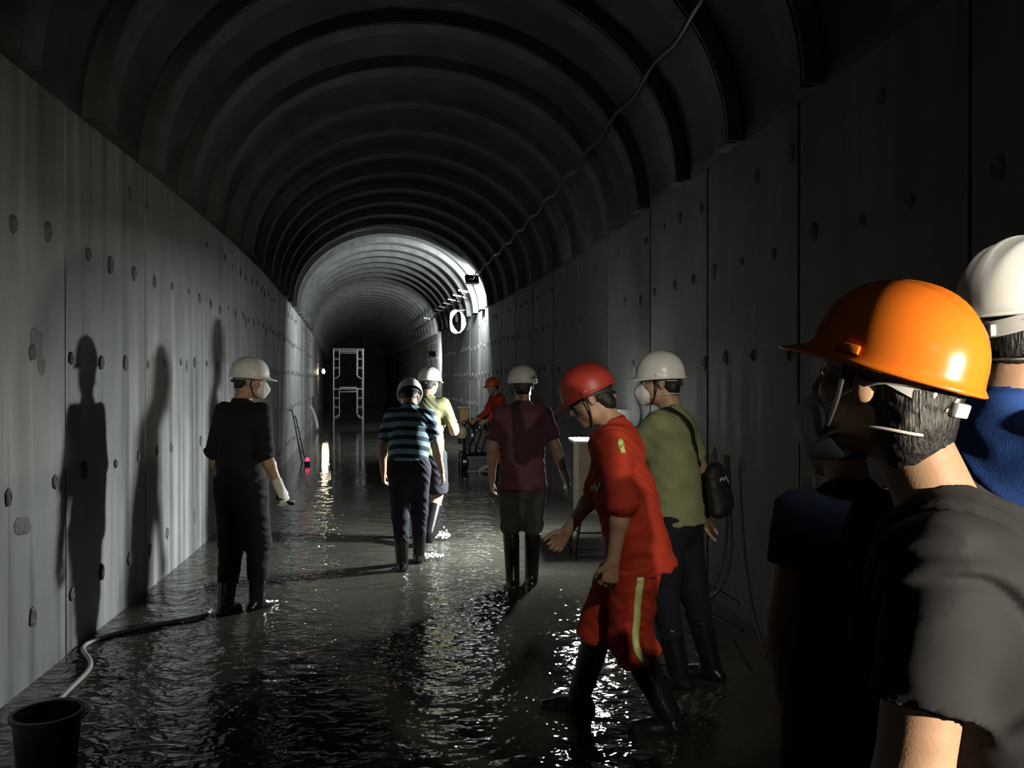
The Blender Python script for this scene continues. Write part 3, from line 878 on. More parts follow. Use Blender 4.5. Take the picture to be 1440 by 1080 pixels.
    Tr.ecap(pel + V3(0, 0, -0.06*s), T(0, 0, 0.13), ((0.142*gx+pw)*s, (0.108*gx+pw)*s), ((0.138*gx+pw*0.6)*s, (0.102*gx+pw*0.6)*s), X, 0.04)
    ln = wf.get('leg_to', 1.6)       # 1 = knee, 2 = ankle
    for k in 'LR':
        hp, kn, an = J['hp'+k], J['kn'+k], J['an'+k]
        if ln <= 1: Tr.cone(hp, hp + (kn-hp)*ln, (0.090+pw)*s, (0.066+pw*1.5)*s, 0.05, 1)
        else:
            Tr.cone(hp, kn, (0.090+pw)*s, (0.058+pw)*s, 0.05)
            Tr.cone(kn, kn + (an-kn)*(ln-1), (0.058+pw)*s, (wf.get('cuff', 0.050)+pw*0.8)*s, 0.03, 1)
    if hemz < 0: Tr.half(T(0, 0, hemz + 0.06), Rt @ V3(0, 0, 1), k=0.02)
    Tr.noise = folds(wf.get('pfold', 0.004)*s, 1.15, wf.get('seed', 1.0) + 2, (0.5, 0.3, 1.0))
    tname = wf.get('pants_name', 'trousers')
    tr_ = link(tname, Tr.mesh(tname, max(res, 0.008)), root, wf['pants'])
    # ---------------- boots
    for k in 'LR':
        Bo = Field(); an, kn, fd = J['an'+k], J['kn'+k], J['fd'+k]; up = unit(kn - an); bt = wf.get('boot_top', 0.62)
        topp = an + (kn-an)*bt
        sid = unit(np.cross(fd, V3(0, 0, 1)))
        Bo.cone(an - up*0.01*s, topp, 0.053*s, wf.get('boot_r', 0.066)*s, 0.03, 1)
        fd2 = fd
        dn = np.cross(sid, fd2)
        dn = dn if dn[2] < 0 else -dn
        heel = an - fd2*0.045*s + dn*0.045*s; toe = an + fd2*0.165*s + dn*0.048*s
        Bo.ecap(heel, an + fd2*0.09*s + dn*0.045*s, (0.038*s, 0.042*s), (0.046*s, 0.042*s), sid, 0.03)
        Bo.ecap(an + fd2*0.06*s + dn*0.042*s, toe, (0.046*s, 0.042*s), (0.038*s, 0.030*s), sid, 0.03)
        Bo.ecap(heel + dn*0.028*s, toe + dn*0.016*s, (0.042*s, 0.014*s), (0.042*s, 0.014*s), sid, 0.004)
        Bo.half(an + dn*0.085*s, dn)
        link('boot', Bo.mesh('boot', 0.008), root, wear.get('boot_mat', RUBBER))
    # ---------------- head gear
    if 'helmet' in wf:
        hh = helmet(root, Mh, wf['helmet'], wf.get('logo', False), wf.get('htilt', 4.0))
    if wf.get('mask'):
        mk = Field()
        mo = wf.get('mask_drop', 0.0)
        mk.ell((Hh(0, 0.072, -0.052 - mo)), V3(0.056, 0.052, 0.058)*s, Rh, 0)
        mk.cone(Hh(0, 0.100, -0.015 - mo), Hh(0, 0.118, -0.048 - mo), 0.010*s, 0.012*s, 0.03)
        mk.cone(Hh(0, 0.118, -0.048 - mo), Hh(0, 0.098, -0.100 - mo), 0.012*s, 0.010*s, 0.03)
        mk.half(Hh(0, 0.050, -0.05), Rh @ unit(V3(0, -1, 0.12)))
        mko = link('face_mask', mk.mesh('face_mask', 0.005), root, MASKM)
        mb = MB()
        for (zt, zb, zn) in ((-0.030, 0.004, 0.000), (-0.078, -0.062, -0.070)):
            for sd in (-1, 1):
                pts = [Hh(0.050*sd, 0.062, zt - mo), Hh(0.070*sd, 0.030, (zt+zb)/2 - mo*0.6), Hh(0.089*sd, -0.030, zb - mo*0.3), Hh(0.070*sd, -0.088, zn), Hh(0.0, -0.113 if zn > -0.03 else -0.100, zn)]
                mb.tube(spline(pts, 6), 0.0022*s, 6)
        mb.build('mask_strap', STRAP, mko, True)
    return dict(root=root, J=J, T=T, Hh=Hh, shirt=W, pants=Tr, Rt=Rt, pel=pel, s=s, shirt_o=so_, pants_o=tr_, headc=headc, Rh=Rh)

# ------------------------------------------------------------------ outfit materials
H_WHITE = mat('hat_white', (0.74, 0.75, 0.74), 0.30, 0.05, 20)
H_ORANGE = mat('hat_orange', (0.86, 0.20, 0.018), 0.24, 0.05, 20)
H_RED = mat('hat_red', (0.38, 0.042, 0.030), 0.4, 0.12, 20)
H_REDOR = mat('hat_vermilion', (0.80, 0.13, 0.03), 0.35, 0.1, 20)
C_BLACK = cloth('shirt_black', (0.012, 0.012, 0.014))
C_BLACKT = cloth('trousers_black', (0.010, 0.010, 0.012))
C_NAVYT = cloth('trousers_navy', (0.014, 0.015, 0.028))
C_OLIVE = cloth('tshirt_olive', (0.20, 0.20, 0.105))
C_OLIVE2 = cloth('tshirt_sage', (0.21, 0.23, 0.125))
C_MAROON = cloth('tshirt_maroon', (0.105, 0.040, 0.055))
C_SHORTG = cloth('shorts_grey', (0.060, 0.060, 0.056))
C_SHORTD = cloth('shorts_dark', (0.022, 0.022, 0.030))
C_RED = cloth('workwear_red', (0.46, 0.044, 0.020))
C_NAVYS = cloth('tshirt_navy', (0.012, 0.018, 0.045))
C_GREY = mat('tshirt_grey', (0.024, 0.024, 0.027), 0.95, 0.12, 14, 0.04, 300, spec=0.2)
C_BLUE = cloth('shirt_blue', (0.025, 0.075, 0.30))
C_JEAN = cloth('jeans_dark', (0.008, 0.010, 0.019))
REFL = mat('reflective_tape', (0.60, 0.66, 0.22), 0.4)
REFLG = mat('reflective_grey', (0.42, 0.40, 0.32), 0.4)

def pxpos(px, y): return ((px - 720)/1200.0*y, y)

# 1: masked man by the left wall, seen from behind, head turned to the right
P1 = person('person in black shirt with white mask by the left wall, head turned right', pxpos(338, 5.85), R(-22), 1.74,
    dict(lean=3, hyaw=-58, hpitch=8, armL=((-0.20, -0.10, -1), (0.10, 0.18, -1)), armR=((0.20, -0.14, -1), (0.30, 0.22, -0.92)),
         footL=(-0.05, -0.09, 0, 6), footR=(0.065, 0.09, 0, -8), handR=dict(curl=0.75, palm=(-1, 0.1, 0)), handL=dict(curl=0.8)),
    dict(shirt=C_BLACK, pants=C_BLACKT, helmet=H_WHITE, mask=True, gloves='R', sleeve=1.02, hem=-0.05, leg_to=1.65, loose=0.02, pant_w=0.026, seed=0.4, rolled=True), 0.0075)

# 2: man in the striped polo, walking away bent forward
ST = striped('striped_polo', (0.012, 0.028, 0.050), (0.20, 0.31, 0.36), 12.5, (0.05, 0.32, 0.95))
P2 = person('person in blue striped polo shirt and white hard hat walking away, head bowed', pxpos(575, 7.2), R(4), 1.66,
    dict(lean=17, hyaw=4, hpitch=40, armL=((-0.30, 0.0, -1), (0.02, 0.30, -1)), armR=((0.26, -0.10, -1), (0.22, 0.30, -1)),
         footL=(-0.05, -0.10, 0, 4), footR=(0.075, 0.20, 0, -4), girth=1.06, handL=dict(curl=0.5), handR=dict(curl=0.5)),
    dict(shirt=ST, pants=C_NAVYT, helmet=H_WHITE, sleeve=0.80, hem=0.02, leg_to=1.55, loose=0.022, seed=2.0, fold=0.005), 0.0075)

# 3: man in olive T-shirt and shorts ahead of him
P3 = person('person in olive T-shirt and dark shorts wading ahead of the striped polo', pxpos(599, 8.3), R(-8), 1.72,
    dict(lean=6, hyaw=-16, hpitch=10, armL=((-0.20, 0.05, -1), (0.1, 0.5, -0.8)), armR=((0.42, -0.05, -1), (-0.12, 0.95, 0.10)),
         footL=(-0.08, 0.24, 0, 4), footR=(0.085, -0.20, 0.08, -4), toeR=-20, handR=dict(curl=0.9, palm=(-1, 0, 0), thumb=(0, 0, 1))),
    dict(shirt=C_OLIVE, pants=C_SHORTD, pants_name='shorts', helmet=H_WHITE, sleeve=0.72, hem=-0.05, leg_to=0.92, loose=0.024, boot_top=0.72, seed=3.1, collar=False, pant_w=0.03), 0.0075)

# 4: man in maroon T-shirt and grey shorts, seen from behind
P4 = person('person in maroon T-shirt and grey shorts seen from behind, hat in shadow', pxpos(735, 6.5), R(2), 1.70,
    dict(lean=2, hyaw=-4, hpitch=4, armL=((-0.26, -0.05, -1), (-0.02, 0.22, -1)), armR=((0.36, -0.08, -1), (0.34, 0.20, -1)),
         footL=(-0.075, 0.0, 0, 3), footR=(0.075, 0.12, 0, -3), girth=1.02, handL=dict(curl=0.55), handR=dict(curl=0.35)),
    dict(shirt=C_MAROON, pants=C_SHORTG, pants_name='shorts', helmet=H_WHITE, sleeve=0.78, hem=-0.13, leg_to=1.02, loose=0.022, boot_top=0.86, seed=4.2, collar=False, pant_w=0.022, gloves='R'), 0.0075)

# 5: worker at the machine, half hidden
P5 = person('person in orange-red workwear and vermilion hard hat leaning at the machine', (-0.16, 14.3), R(118), 1.66,
    dict(lean=14, hyaw=10, hpitch=16, armL=((-0.2, 0.35, -1), (0.1, 0.9, -0.5)), armR=((0.2, 0.35, -1), (-0.1, 0.9, -0.5)),
         footL=(-0.10, 0.05, 0, 8), footR=(0.10, -0.05, 0, -8)),
    dict(shirt=C_RED, shirt_name='jacket', pants=C_RED, helmet=H_REDOR, sleeve=1.8, hem=-0.12, leg_to=1.6, seed=5.0), 0.010)

# 6: worker in red, walking to the left
P6 = person('person in red workwear and red hard hat striding left, looking down', pxpos(900, 3.95), R(82), 1.73,
    dict(lean=13, pely=0.02, hyaw=4, hpitch=30, drop=0.035, armL=((-0.16, -0.16, -1), (-0.02, 0.16, -1)), armR=((0.18, 0.30, -1), (0.02, 0.62, -0.85)),
         footL=(-0.10, -0.14, 0, 4), footR=(0.10, 0.29, 0, -4), toeL=-4, handL=dict(curl=0.8, palm=(0.9, 0.3, 0)), handR=dict(curl=0.85)),
    dict(shirt=C_RED, shirt_name='jacket', pants=C_RED, helmet=H_RED, sleeve=1.05, rolled=True, hem=-0.17, leg_to=1.28, cuff=0.074, loose=0.030, pant_w=0.040,
         boot_top=0.80, boot_r=0.072, seed=1.7, fold=0.0075, pfold=0.007, hair=0.012), 0.0065)
T6 = P6['T']; J6 = P6['J']; pj = P6['shirt']; pp = P6['pants']
def lerp(a, b, t): return a + (b - a)*t
o6 = [lerp(J6['hpL'], J6['knL'], t) + V3(-0.13, -0.03, 0) for t in (0.30, 0.6, 1.0)] + [lerp(J6['knL'], J6['anL'], 0.24) + V3(-0.13, -0.03, 0)]
ribbon(pp, o6, 0.032, 0.002, 'reflective_stripe', REFL, P6['pants_o'])
ribbon(pj, [T6(-0.16, 0.13, 0.285), T6(-0.08, 0.19, 0.28), T6(0.0, 0.21, 0.278), T6(0.10, 0.19, 0.28)], 0.022, 0.002, 'chest_stripe', REFLG, P6['shirt_o'])
ribbon(pj, [lerp(J6['shL'], J6['elL'], 0.02) + V3(-0.10, -0.06, 0.02), lerp(J6['shL'], J6['elL'], 0.14) + V3(-0.10, -0.07, 0)], 0.026, 0.002, 'sleeve_badge', REFL, P6['shirt_o'])

# 7: man in sage T-shirt with sling bag, behind the worker in red
P7 = person('person in sage green T-shirt and white hard hat touching the mask at the face', pxpos(950, 4.5), R(58), 1.73,
    dict(lean=4, hyaw=26, hpitch=6, armL=((-0.05, 0.75, -0.72), (0.12, 0.28, 0.92)), armR=((0.34, -0.30, -1), (-0.25, -0.20, -0.95)),
         footL=(-0.10, -0.06, 0, 8), footR=(0.11, -0.16, 0, -8), handL=dict(curl=1.0, palm=(0.6, -0.7, 0), thumb=(1, 0, 0.2)), handR=dict(curl=0.35, palm=(0.1, -1, 0), thumb=(1, 0, 0))),
    dict(shirt=C_OLIVE2, pants=C_JEAN, helmet=H_WHITE, mask=True, sleeve=0.80, hem=-0.07, leg_to=1.5, loose=0.026, seed=6.1, collar=False, fold=0.005), 0.007)

# 8: man in navy T-shirt mostly hidden behind the orange hat
P8 = person('person in navy T-shirt mostly hidden behind the orange hard hat, bare arm hanging', (0.865, 2.16), R(14), 1.59,
    dict(lean=3, hyaw=0, hpitch=8, armL=((-0.14, 0.02, -1), (0.20, 0.30, -0.92)), armR=((0.2, -0.1, -1), (0, 0.2, -1)),
         footL=(-0.09, 0.10, 0, 4), footR=(0.09, -0.10, 0, -4), handL=dict(curl=0.6, palm=(1, 0.1, 0))),
    dict(shirt=C_NAVYS, pants=C_JEAN, sleeve=0.5, hem=-0.06, leg_to=1.5, seed=7.0, collar=False), 0.008)

# 9: nearest man, orange hard hat, grey T-shirt
P9 = person('person in grey T-shirt and glossy orange hard hat at the right edge, nearest the camera', (0.805, 1.20), R(60), 1.73,
    dict(lean=22, neck=0.05, hyaw=-18, hpitch=-8, hroll=5, armL=((-0.20, 0.10, -1), (0.0, 0.25, -1)), armR=((0.25, 0.0, -1), (0, 0.3, -1)),
         footL=(-0.10, -0.10, 0, 4), footR=(0.10, 0.10, 0, -4), girth=1.12, armg=1.2),
    dict(shirt=C_GREY, pants=C_JEAN, helmet=H_ORANGE, logo=True, sleeve=0.60, hem=-0.08, leg_to=1.6, loose=0.034, seed=8.3, collar=False, mask=True, mask_drop=0.03,
         fold=0.008, fscale=0.62, crease=((-0.20, 0.02, 0.36), (0.10, 0.155, 0.215, 0.28), 0.011), fdir=(-0.6, 0.3, 0.8), cres=0.006, htilt=8, hair=0.03, hairw=0.008), 0.0055)

# 10: man in blue shirt behind him
P10 = person('person in blue shirt and bright white hard hat, cut off by the right edge', (0.985, 1.70), R(-78), 1.86,
    dict(lean=2, hyaw=6, hpitch=0, armL=((-0.1, 0, -1), (0, 0.3, -1)), armR=((0.1, 0, -1), (0, 0.3, -1)),
         footL=(-0.10, -0.08, 0, 4), footR=(0.10, 0.08, 0, -4)),
    dict(shirt=C_BLUE, pants=C_JEAN, helmet=H_WHITE, logo=True, sleeve=0.8, hem=-0.06, leg_to=1.6, seed=9.4, mask=True), 0.008)

# sling bag on the sage T-shirt's back
T7 = P7['T']; sb = empty('sling_bag', P7['root'].location.copy(), R(58))
tag(sb, 'black sling bag worn across the back of the sage T-shirt', 'bag')
bagm = mat('bag_nylon', (0.010, 0.010, 0.011), 0.55, 0.3, 30, 0.3, 300)
bf = Field(); bc = T7(0.10, -0.20, 0.10)
bf.ecap(T7(0.07, -0.20, 0.20), T7(0.13, -0.21, 0.02), (0.085, 0.042), (0.125, 0.062), P7['Rt'][:, 0], 0.05)
bf.noise = folds(0.004, 1.2, 3.0)
bo = link('bag_body', bf.mesh('bag_body', 0.008), sb, bagm)
ribbon(P7['shirt'], [T7(0.06, -0.16, 0.24), T7(0.02, -0.15, 0.33), T7(-0.045, -0.12, 0.44), T7(-0.085, -0.04, 0.54), T7(-0.085, 0.05, 0.52), T7(-0.05, 0.13, 0.42), T7(0.04, 0.16, 0.25), T7(0.13, 0.13, 0.10), T7(0.19, 0.0, 0.05), T7(0.15, -0.12, 0.06)], 0.042, 0.003, 'bag_strap', bagm, sb, 0.004)
ribbon(bf, [T7(0.03, -0.30, 0.17), T7(0.10, -0.30, 0.165), T7(0.16, -0.30, 0.15)], 0.012, 0.001, 'bag_badge', mat('badge_grey', (0.35, 0.36, 0.38), 0.4), sb)

# ================================================================== lamps
HOUS = mat('lamp_housing_black', (0.012, 0.012, 0.012), 0.5)
GALV = mat('galvanised_steel', (0.42, 0.43, 0.43), 0.4, 0.2, 20, metal=0.7)
LENS = mat('lamp_lens_lit', (0.9, 0.9, 0.88), 0.3, emit=(0.95, 1.0, 0.95), estr=45)
LENSW = mat('lamp_lens_warm', (0.9, 0.85, 0.7), 0.3, emit=(1.0, 0.88, 0.62), estr=70)
CABLE = mat('cable_black', (0.014, 0.014, 0.015), 0.45)
CABLEW = mat('cable_white', (0.66, 0.67, 0.60), 0.5)

def floodlight(loc, d, label, wd, ht, dp, hood=0.0, dome=0.02):
    """box floodlight facing d; +Z local is the beam"""
    d = Vector(d); up = Vector((0, 0, 1)); xr = d.cross(up).normalized(); yu = xr.cross(d).normalized()
    M = Matrix((xr, yu, d)).transposed().to_4x4()
    root = empty('floodlight', loc); root.matrix_world = Matrix.Translation(loc) @ M
    tag(root, label, 'floodlight', 'tunnel floodlights')
    mb = MB(); mb.box((0, 0, -dp/2 - 0.004), (wd, ht, dp), bev=0.008)
    for i in range(7): mb.box((-wd*0.4 + i*wd*0.8/6, 0, -dp - 0.014), (0.006, ht*0.8, 0.03))
    if hood:
        mb.add([(-wd/2, ht/2, 0), (wd/2, ht/2, 0), (wd*1.25, ht/2, hood), (-wd*1.25, ht/2, hood), (-wd/2, ht/2+0.006, 0), (wd/2, ht/2+0.006, 0), (wd*1.25, ht/2+0.006, hood), (-wd*1.25, ht/2+0.006, hood)],
               [(0, 3, 2, 1), (4, 5, 6, 7), (0, 1, 5, 4), (1, 2, 6, 5), (2, 3, 7, 6), (3, 0, 4, 7)])
    mb.build('housing', HOUS, root)
    V = []; F = []; nx, ny = 8, 6
    for j in range(ny + 1):
        for i in range(nx + 1):
            u, v = i/nx*2 - 1, j/ny*2 - 1
            V.append((u*wd*0.44, v*ht*0.42, -0.002 + dome*(1-u*u)*(1-v*v)))
    for j in range(ny):
        for i in range(nx): F.append((j*(nx+1)+i, j*(nx+1)+i+1, (j+1)*(nx+1)+i+1, (j+1)*(nx+1)+i))
    link('lens', pymesh('lens', V, F), root, LENS, True)
    mb = MB(); mb.tube([(-wd/2-0.012, 0, -dp/2), (-wd/2-0.012, -ht*0.75, -dp/2), (wd/2+0.012, -ht*0.75, -dp/2), (wd/2+0.012, 0, -dp/2)], 0.008, 8)
    mb.build('bracket', GALV, root)
    return root

# cabinet with floodlight, behind the worker in red
cx, cy = LAMP_A.x, LAMP_A.y
cab = empty('switch_cabinet', (cx + 0.02, cy, FLOOR_Z), R(4))
tag(cab, 'site electrical cabinet on splayed legs with a pale top, behind the worker in red', 'cabinet')
CABM = mat('cabinet_paint', (0.40, 0.36, 0.27), 0.55, 0.25, 8)
TOPM = mat('cabinet_top_white', (0.85, 0.86, 0.84), 0.5)
mb = MB(); mb.box((0, 0, 0.70), (0.50, 0.34, 0.66), bev=0.01); mb.build('cabinet_body', CABM, cab)
mb = MB(); mb.box((0, 0, 1.045), (0.58, 0.42, 0.025), bev=0.006); mb.build('cabinet_top', TOPM, cab)
mb = MB(); mb.box((0, -0.176, 0.70), (0.44, 0.014, 0.58), bev=0.004); dr = mb.build('cabinet_door', CABM, cab)
mb = MB(); mb.box((0.17, -0.192, 0.72), (0.02, 0.02, 0.10), bev=0.004); mb.build('handle', HOUS, dr)
for sx in (-1, 1):
    for sy in (-1, 1):
        mb = MB(); mb.tube([(0.21*sx, 0.13*sy, 0.40), (0.29*sx, 0.20*sy, 0.0)], 0.014, 8); mb.build('leg', HOUS, cab)
mb = MB()
for sx in (-1, 1): mb.tube([(0.25*sx, -0.165, 0.20), (0.25*sx, 0.165, 0.20)], 0.009, 6)
mb.tube([(-0.25, -0.165, 0.20), (0.25, -0.165, 0.20)], 0.009, 6)
mb.build('leg_brace', HOUS, cab)
mb = MB(); mb.box((0.20, 0.05, 1.20), (0.15, 0.12, 0.26), bev=0.01); mb.build('junction_box', TOPM, cab)
mb = MB(); back = LAMP_A - LAMP_A_DIR*0.05
bl = Matrix.Rotation(-R(4), 3, 'Z') @ (back - Vector((cx+0.02, cy, FLOOR_Z)))
mb.tube([(bl.x, bl.y, 1.05), (bl.x, bl.y, bl.z - 0.12)], 0.018, 10); mb.lathe([(0.09, 1.057), (0.09, 1.072)], (bl.x, bl.y, 0), 16)
mb.build('lamp_mast', GALV, cab)
floodlight(LAMP_A, LAMP_A_DIR, 'black floodlight on a short mast above the electrical cabinet', 0.26, 0.19, 0.09, hood=0.25, dome=0.11)
floodlight(LAMP_B, LAMP_B_DIR, 'black floodlight hung under the vault springing, seen from its back', 0.30, 0.20, 0.09, dome=0.01)
floodlight(LAMP_C, LAMP_C_DIR, 'small black floodlight low on the far right wall', 0.24, 0.18, 0.08, dome=0.01)

# warm lamp on the far left
lr = empty('wall_lamp', LAMP_D); tag(lr, 'small warm glowing lamp on the far left wall', 'lamp')
mb = MB(); mb.lathe([(0.012, 0.12), (0.035, 0.10), (0.05, 0.05), (0.055, 0.0), (0.035, -0.05), (0.01, -0.07)], (0, -0.05, 0), 14); mb.build('lamp_globe', LENSW, lr, True)
mb = MB(); mb.tube([(-0.20, -0.05, 0.16), (0.0, -0.05, 0.16), (0, -0.05, 0.12)], 0.014, 8); mb.build('lamp_arm', HOUS, lr)

# ================================================================== cables and pipes on the right
pts = []
for k, yy in enumerate(np.arange(2.8, 18.3, 1.09/2)):
    sag = 0.10*abs(math.sin(k*math.pi/2))
    pts.append(at(yy, HW - 0.42, SPRING + 0.78 - sag*0.6 - 0.012*(yy-3)))
pts.append(LAMP_B + Vector((0.0, -0.06, 0.10)))
mb = MB(); mb.tube(spline(pts, 4), 0.022, 8)
tag(mb.build('power_cable', CABLE, None, True), 'black power cable slung along the right haunch of the vault to the floodlight', 'cable')
pts = []
for k, yy in enumerate(np.arange(18.6, 34.0, 1.09/2)):
    pts.append(at(yy, HW - 0.34, SPRING + 0.42 - 0.08*abs(math.sin(k*math.pi/2))))
mb = MB(); mb.tube(spline(pts, 4), 0.02, 8)
cb = mb.build('lighting_cable', CABLE, None, True)
tag(cb, 'black lighting cable carried on small brackets beyond the hanging floodlight', 'cable')
for k in range(9):
    yy = RIB_Y[0] + 1.09*(23 + k); a = at(yy, HW - 0.13, SPRING + 0.46); b = at(yy, HW - 0.46, SPRING + 0.52)
    mb = MB(); mb.tube([a, b], 0.016, 8); mb.build('cable_bracket', CABLEW, cb)
# coil of pale hose on the wall
cc = at(21.2, HW - 0.28, SPRING - 0.10); mb = MB(); th = axis(21.2)[1]
for q in range(4):
    ring = []
    for i in range(40):
        a = 2*math.pi*i/40
        v = Vector((0.02*q - 0.03 + 0.02*math.sin(a*3+q), 0.0, 0)) + Vector((0.10*math.sin(a), 0.22*math.sin(a)*0.6, 0.29*math.cos(a)*(1-0.015*q)))
        ring.append(cc + Matrix.Rotation(th, 3, 'Z') @ (v + Vector((0.08*math.sin(a), 0, 0))))
    mb.tube(ring, 0.015, 8, closed=True)
coil = mb.build('hose_coil', CABLEW, None, True)
tag(coil, 'coil of pale hose hanging on the lit right wall past the floodlight', 'hose')
mb = MB(); mb.tube([cc + Vector((0.26, 0, 0.30)), cc + Vector((-0.10, 0, 0.28))], 0.016, 8); mb.build('wall_hook', GALV, coil)

def pix(px, py, y): return Vector(((px-720)/1200.0*y, y, CAMZ + (535-py)/1200.0*y))
# hanging cables and low pipes on the near right wall
for i, (pp_, r_, lab) in enumerate((
    ([pix(1020, 640, 4.9), pix(1022, 700, 4.9), pix(1021, 765, 4.9), pix(1008, 815, 4.85), pix(990, 840, 4.8)], 0.010, 'thin black cable hanging on the right wall, leftmost of three'),
    ([pix(1024, 640, 4.95), pix(1028, 720, 4.95), pix(1027, 790, 4.9), pix(1012, 830, 4.85), pix(985, 850, 4.75)], 0.009, 'thin black cable hanging close beside the leftmost one on the right wall'),
    ([pix(1040, 660, 5.0), pix(1046, 760, 4.95), pix(1058, 850, 4.85), pix(1078, 925, 4.4)], 0.009, 'thin black cable trailing down to the water at right'))):
    mb = MB(); mb.tube(spline(pp_, 8), r_, 8); tag(mb.build('hanging_cable', CABLE, None, True), lab, 'cable', 'cables on the right wall')
PIPE = mat('pipe_steel', (0.30, 0.30, 0.30), 0.12, metal=1.0)
for a, b, lab in ((pix(982, 814, 5.25), pix(1040, 850, 5.0), 'upper thin steel rod leaning low by the right wall'), (pix(982, 856, 5.05), pix(1046, 888, 4.75), 'lower thin steel rod leaning low by the right wall')):
    mb = MB(); mb.tube([a, b], 0.012, 10); tag(mb.build('steel_rod', PIPE, None, True), lab, 'rod', 'steel rods by the right wall')

# ================================================================== bucket and hose, lower left
bk = empty('bucket', (-1.80, 3.30, FLOOR_Z)); tag(bk, 'black plastic bucket standing in the water at the lower left', 'bucket')
BUCK = mat('bucket_black', (0.013, 0.013, 0.013), 0.45, 0.3, 30)
mb = MB(); mb.lathe([(0.0, 0.0), (0.095, 0.0), (0.122, 0.31), (0.133, 0.313), (0.133, 0.328), (0.117, 0.328), (0.092, 0.02), (0.0, 0.02)], (0, 0, 0), 36, cap=False); mb.build('bucket_body', BUCK, bk, True)
mb = MB(); mb.tube(spline([(-0.132, 0, 0.30), (-0.12, 0.09, 0.315), (0, 0.155, 0.322), (0.12, 0.09, 0.315), (0.132, 0, 0.30)], 8), 0.004, 8); mb.build('bucket_handle', GALV, bk, True)
HOSE = mat('hose_grey', (0.34, 0.34, 0.32), 0.4)
def wpx(px, py, z=0.012):
    y = (CAMZ - z)*1200/(py - 535); return Vector(((px-720)/1200*y, y, z))
mb = MB(); mb.tube(spline([wpx(60, 1010), wpx(92, 975), wpx(122, 945), wpx(126, 930), wpx(116, 912), wpx(135, 900), wpx(190, 884), wpx(240, 875), wpx(282, 867), wpx(300, 858, -0.02)], 10), 0.013, 10)
tag(mb.build('water_hose', HOSE, None, True), 'thin pale hose snaking through the water from the bucket along the left wall', 'hose')

# ================================================================== leaning frame, hoses and pink light on the far left
fr = empty('leaning_frame', pix(415, 600, 17.0)); fr.location.z = 0
tag(fr, 'thin bent metal frame leaning against the far left wall', 'frame')
DARKST = mat('steel_dark', (0.05, 0.05, 0.05), 0.5)
base = Vector((fr.location.x, fr.location.y, 0))
for a, b in (((411, 579), (426, 657)), ((416, 588), (430, 650))):
    A_ = pix(*a, 17.0) - base; B_ = pix(*b, 16.2) - base
    mb = MB(); mb.tube(spline([A_ + Vector((-0.06, 0.1, 0.02)), A_, A_.lerp(B_, 0.5), A_.lerp(B_, 0.92), B_ + Vector((0.07, -0.1, -0.03))], 6), 0.016, 8); mb.build('frame_leg', DARKST, fr, True)
mb = MB()
for t in (0.25, 0.5, 0.75):
    mb.tube([pix(411 + 15*t, 579 + 78*t, 17 - 0.8*t) - base, pix(416 + 14*t, 588 + 62*t, 17 - 0.8*t) - base], 0.010, 6)
mb.build('frame_rung', DARKST, fr)
mb = MB(); mb.tube(spline([pix(431, 571, 27), pix(438, 575, 27), pix(444, 590, 26.6), pix(446, 602, 26.3)], 8), 0.05, 8)
tag(mb.build('drain_hose', HOSE, None, True), 'pale hose arching from the left wall into the water near the warm lamp', 'hose')
pk = empty('marker_light', wpx(432, 650, 0.05)); tag(pk, 'small pink marker light at the water by the far left wall', 'marker light')
mb = MB(); mb.lathe([(0.05, -0.05), (0.06, 0.0), (0.05, 0.02)], (0, 0, 0), 12); mb.build('marker_base', HOUS, pk)
mb = MB(); mb.lathe([(0.045, 0.02), (0.04, 0.06), (0.02, 0.085), (0.003, 0.09)], (0, 0, 0), 12); mb.build('marker_lens', mat('marker_pink', (0.8, 0.05, 0.15), 0.3, emit=(1.0, 0.06, 0.16), estr=1.3), pk, True)

# ================================================================== scaffold tower (two portal frames high)
sx0, sy0 = (490-720)/1200*28.5, 28.5
SCF = mat('scaffold_paint', (0.12, 0.122, 0.12), 0.45, 0.2, 20)
scaf = empty('scaffold_tower', (sx0, sy0, FLOOR_Z), axis(28.5)[1]); tag(scaf, 'pale portal-frame scaffold tower, two lifts high, standing deep in the tunnel', 'scaffold')
def portal(y, z0, h=1.32, wd=0.98):
    mb = MB(); r = 0.016; i_ = 0.19
    mb.tube([(-wd/2, y, z0), (-wd/2, y, z0+h), ], r, 8); mb.tube([(wd/2, y, z0), (wd/2, y, z0+h)], r, 8)
    mb.tube([(-wd/2, y, z0+h-0.02), (wd/2, y, z0+h-0.02)], r, 8); mb.tube([(-wd/2+i_, y, z0+h-0.11), (wd/2-i_, y, z0+h-0.11)], r*0.8, 8)
    for sgn in (-1, 1):
        mb.tube(spline([(sgn*(wd/2-i_), y, z0+h-0.02), (sgn*(wd/2-i_), y, z0+h*0.5), (sgn*(wd/2-i_), y, z0+h*0.34), (sgn*(wd/2-i_*0.6), y, z0+h*0.27), (sgn*wd/2, y, z0+h*0.25)], 5), r*0.8, 8)
        for t in (0.52, 0.75): mb.tube([(sgn*(wd/2-i_), y, z0+h*t), (sgn*wd/2, y, z0+h*t)], r*0.6, 6)
    return mb.build('portal_frame', SCF, scaf, True)
for zz in (0.0, 1.34):
    for yy in (0.0, 1.5): portal(yy, zz, 1.34)
for sgn in (-1, 1):
    for zz in (0.0, 1.34):
        mb = MB(); mb.tube([(sgn*0.49, 0, zz+0.35), (sgn*0.49, 1.5, zz+1.15)], 0.011, 6); mb.tube([(sgn*0.49, 0, zz+1.15), (sgn*0.49, 1.5, zz+0.35)], 0.011, 6)
        mb.build('cross_brace', SCF, scaf)
mb = MB(); mb.box((0, 0.75, 1.37), (0.56, 1.56, 0.03)); mb.build('deck_plank', SCF, scaf)

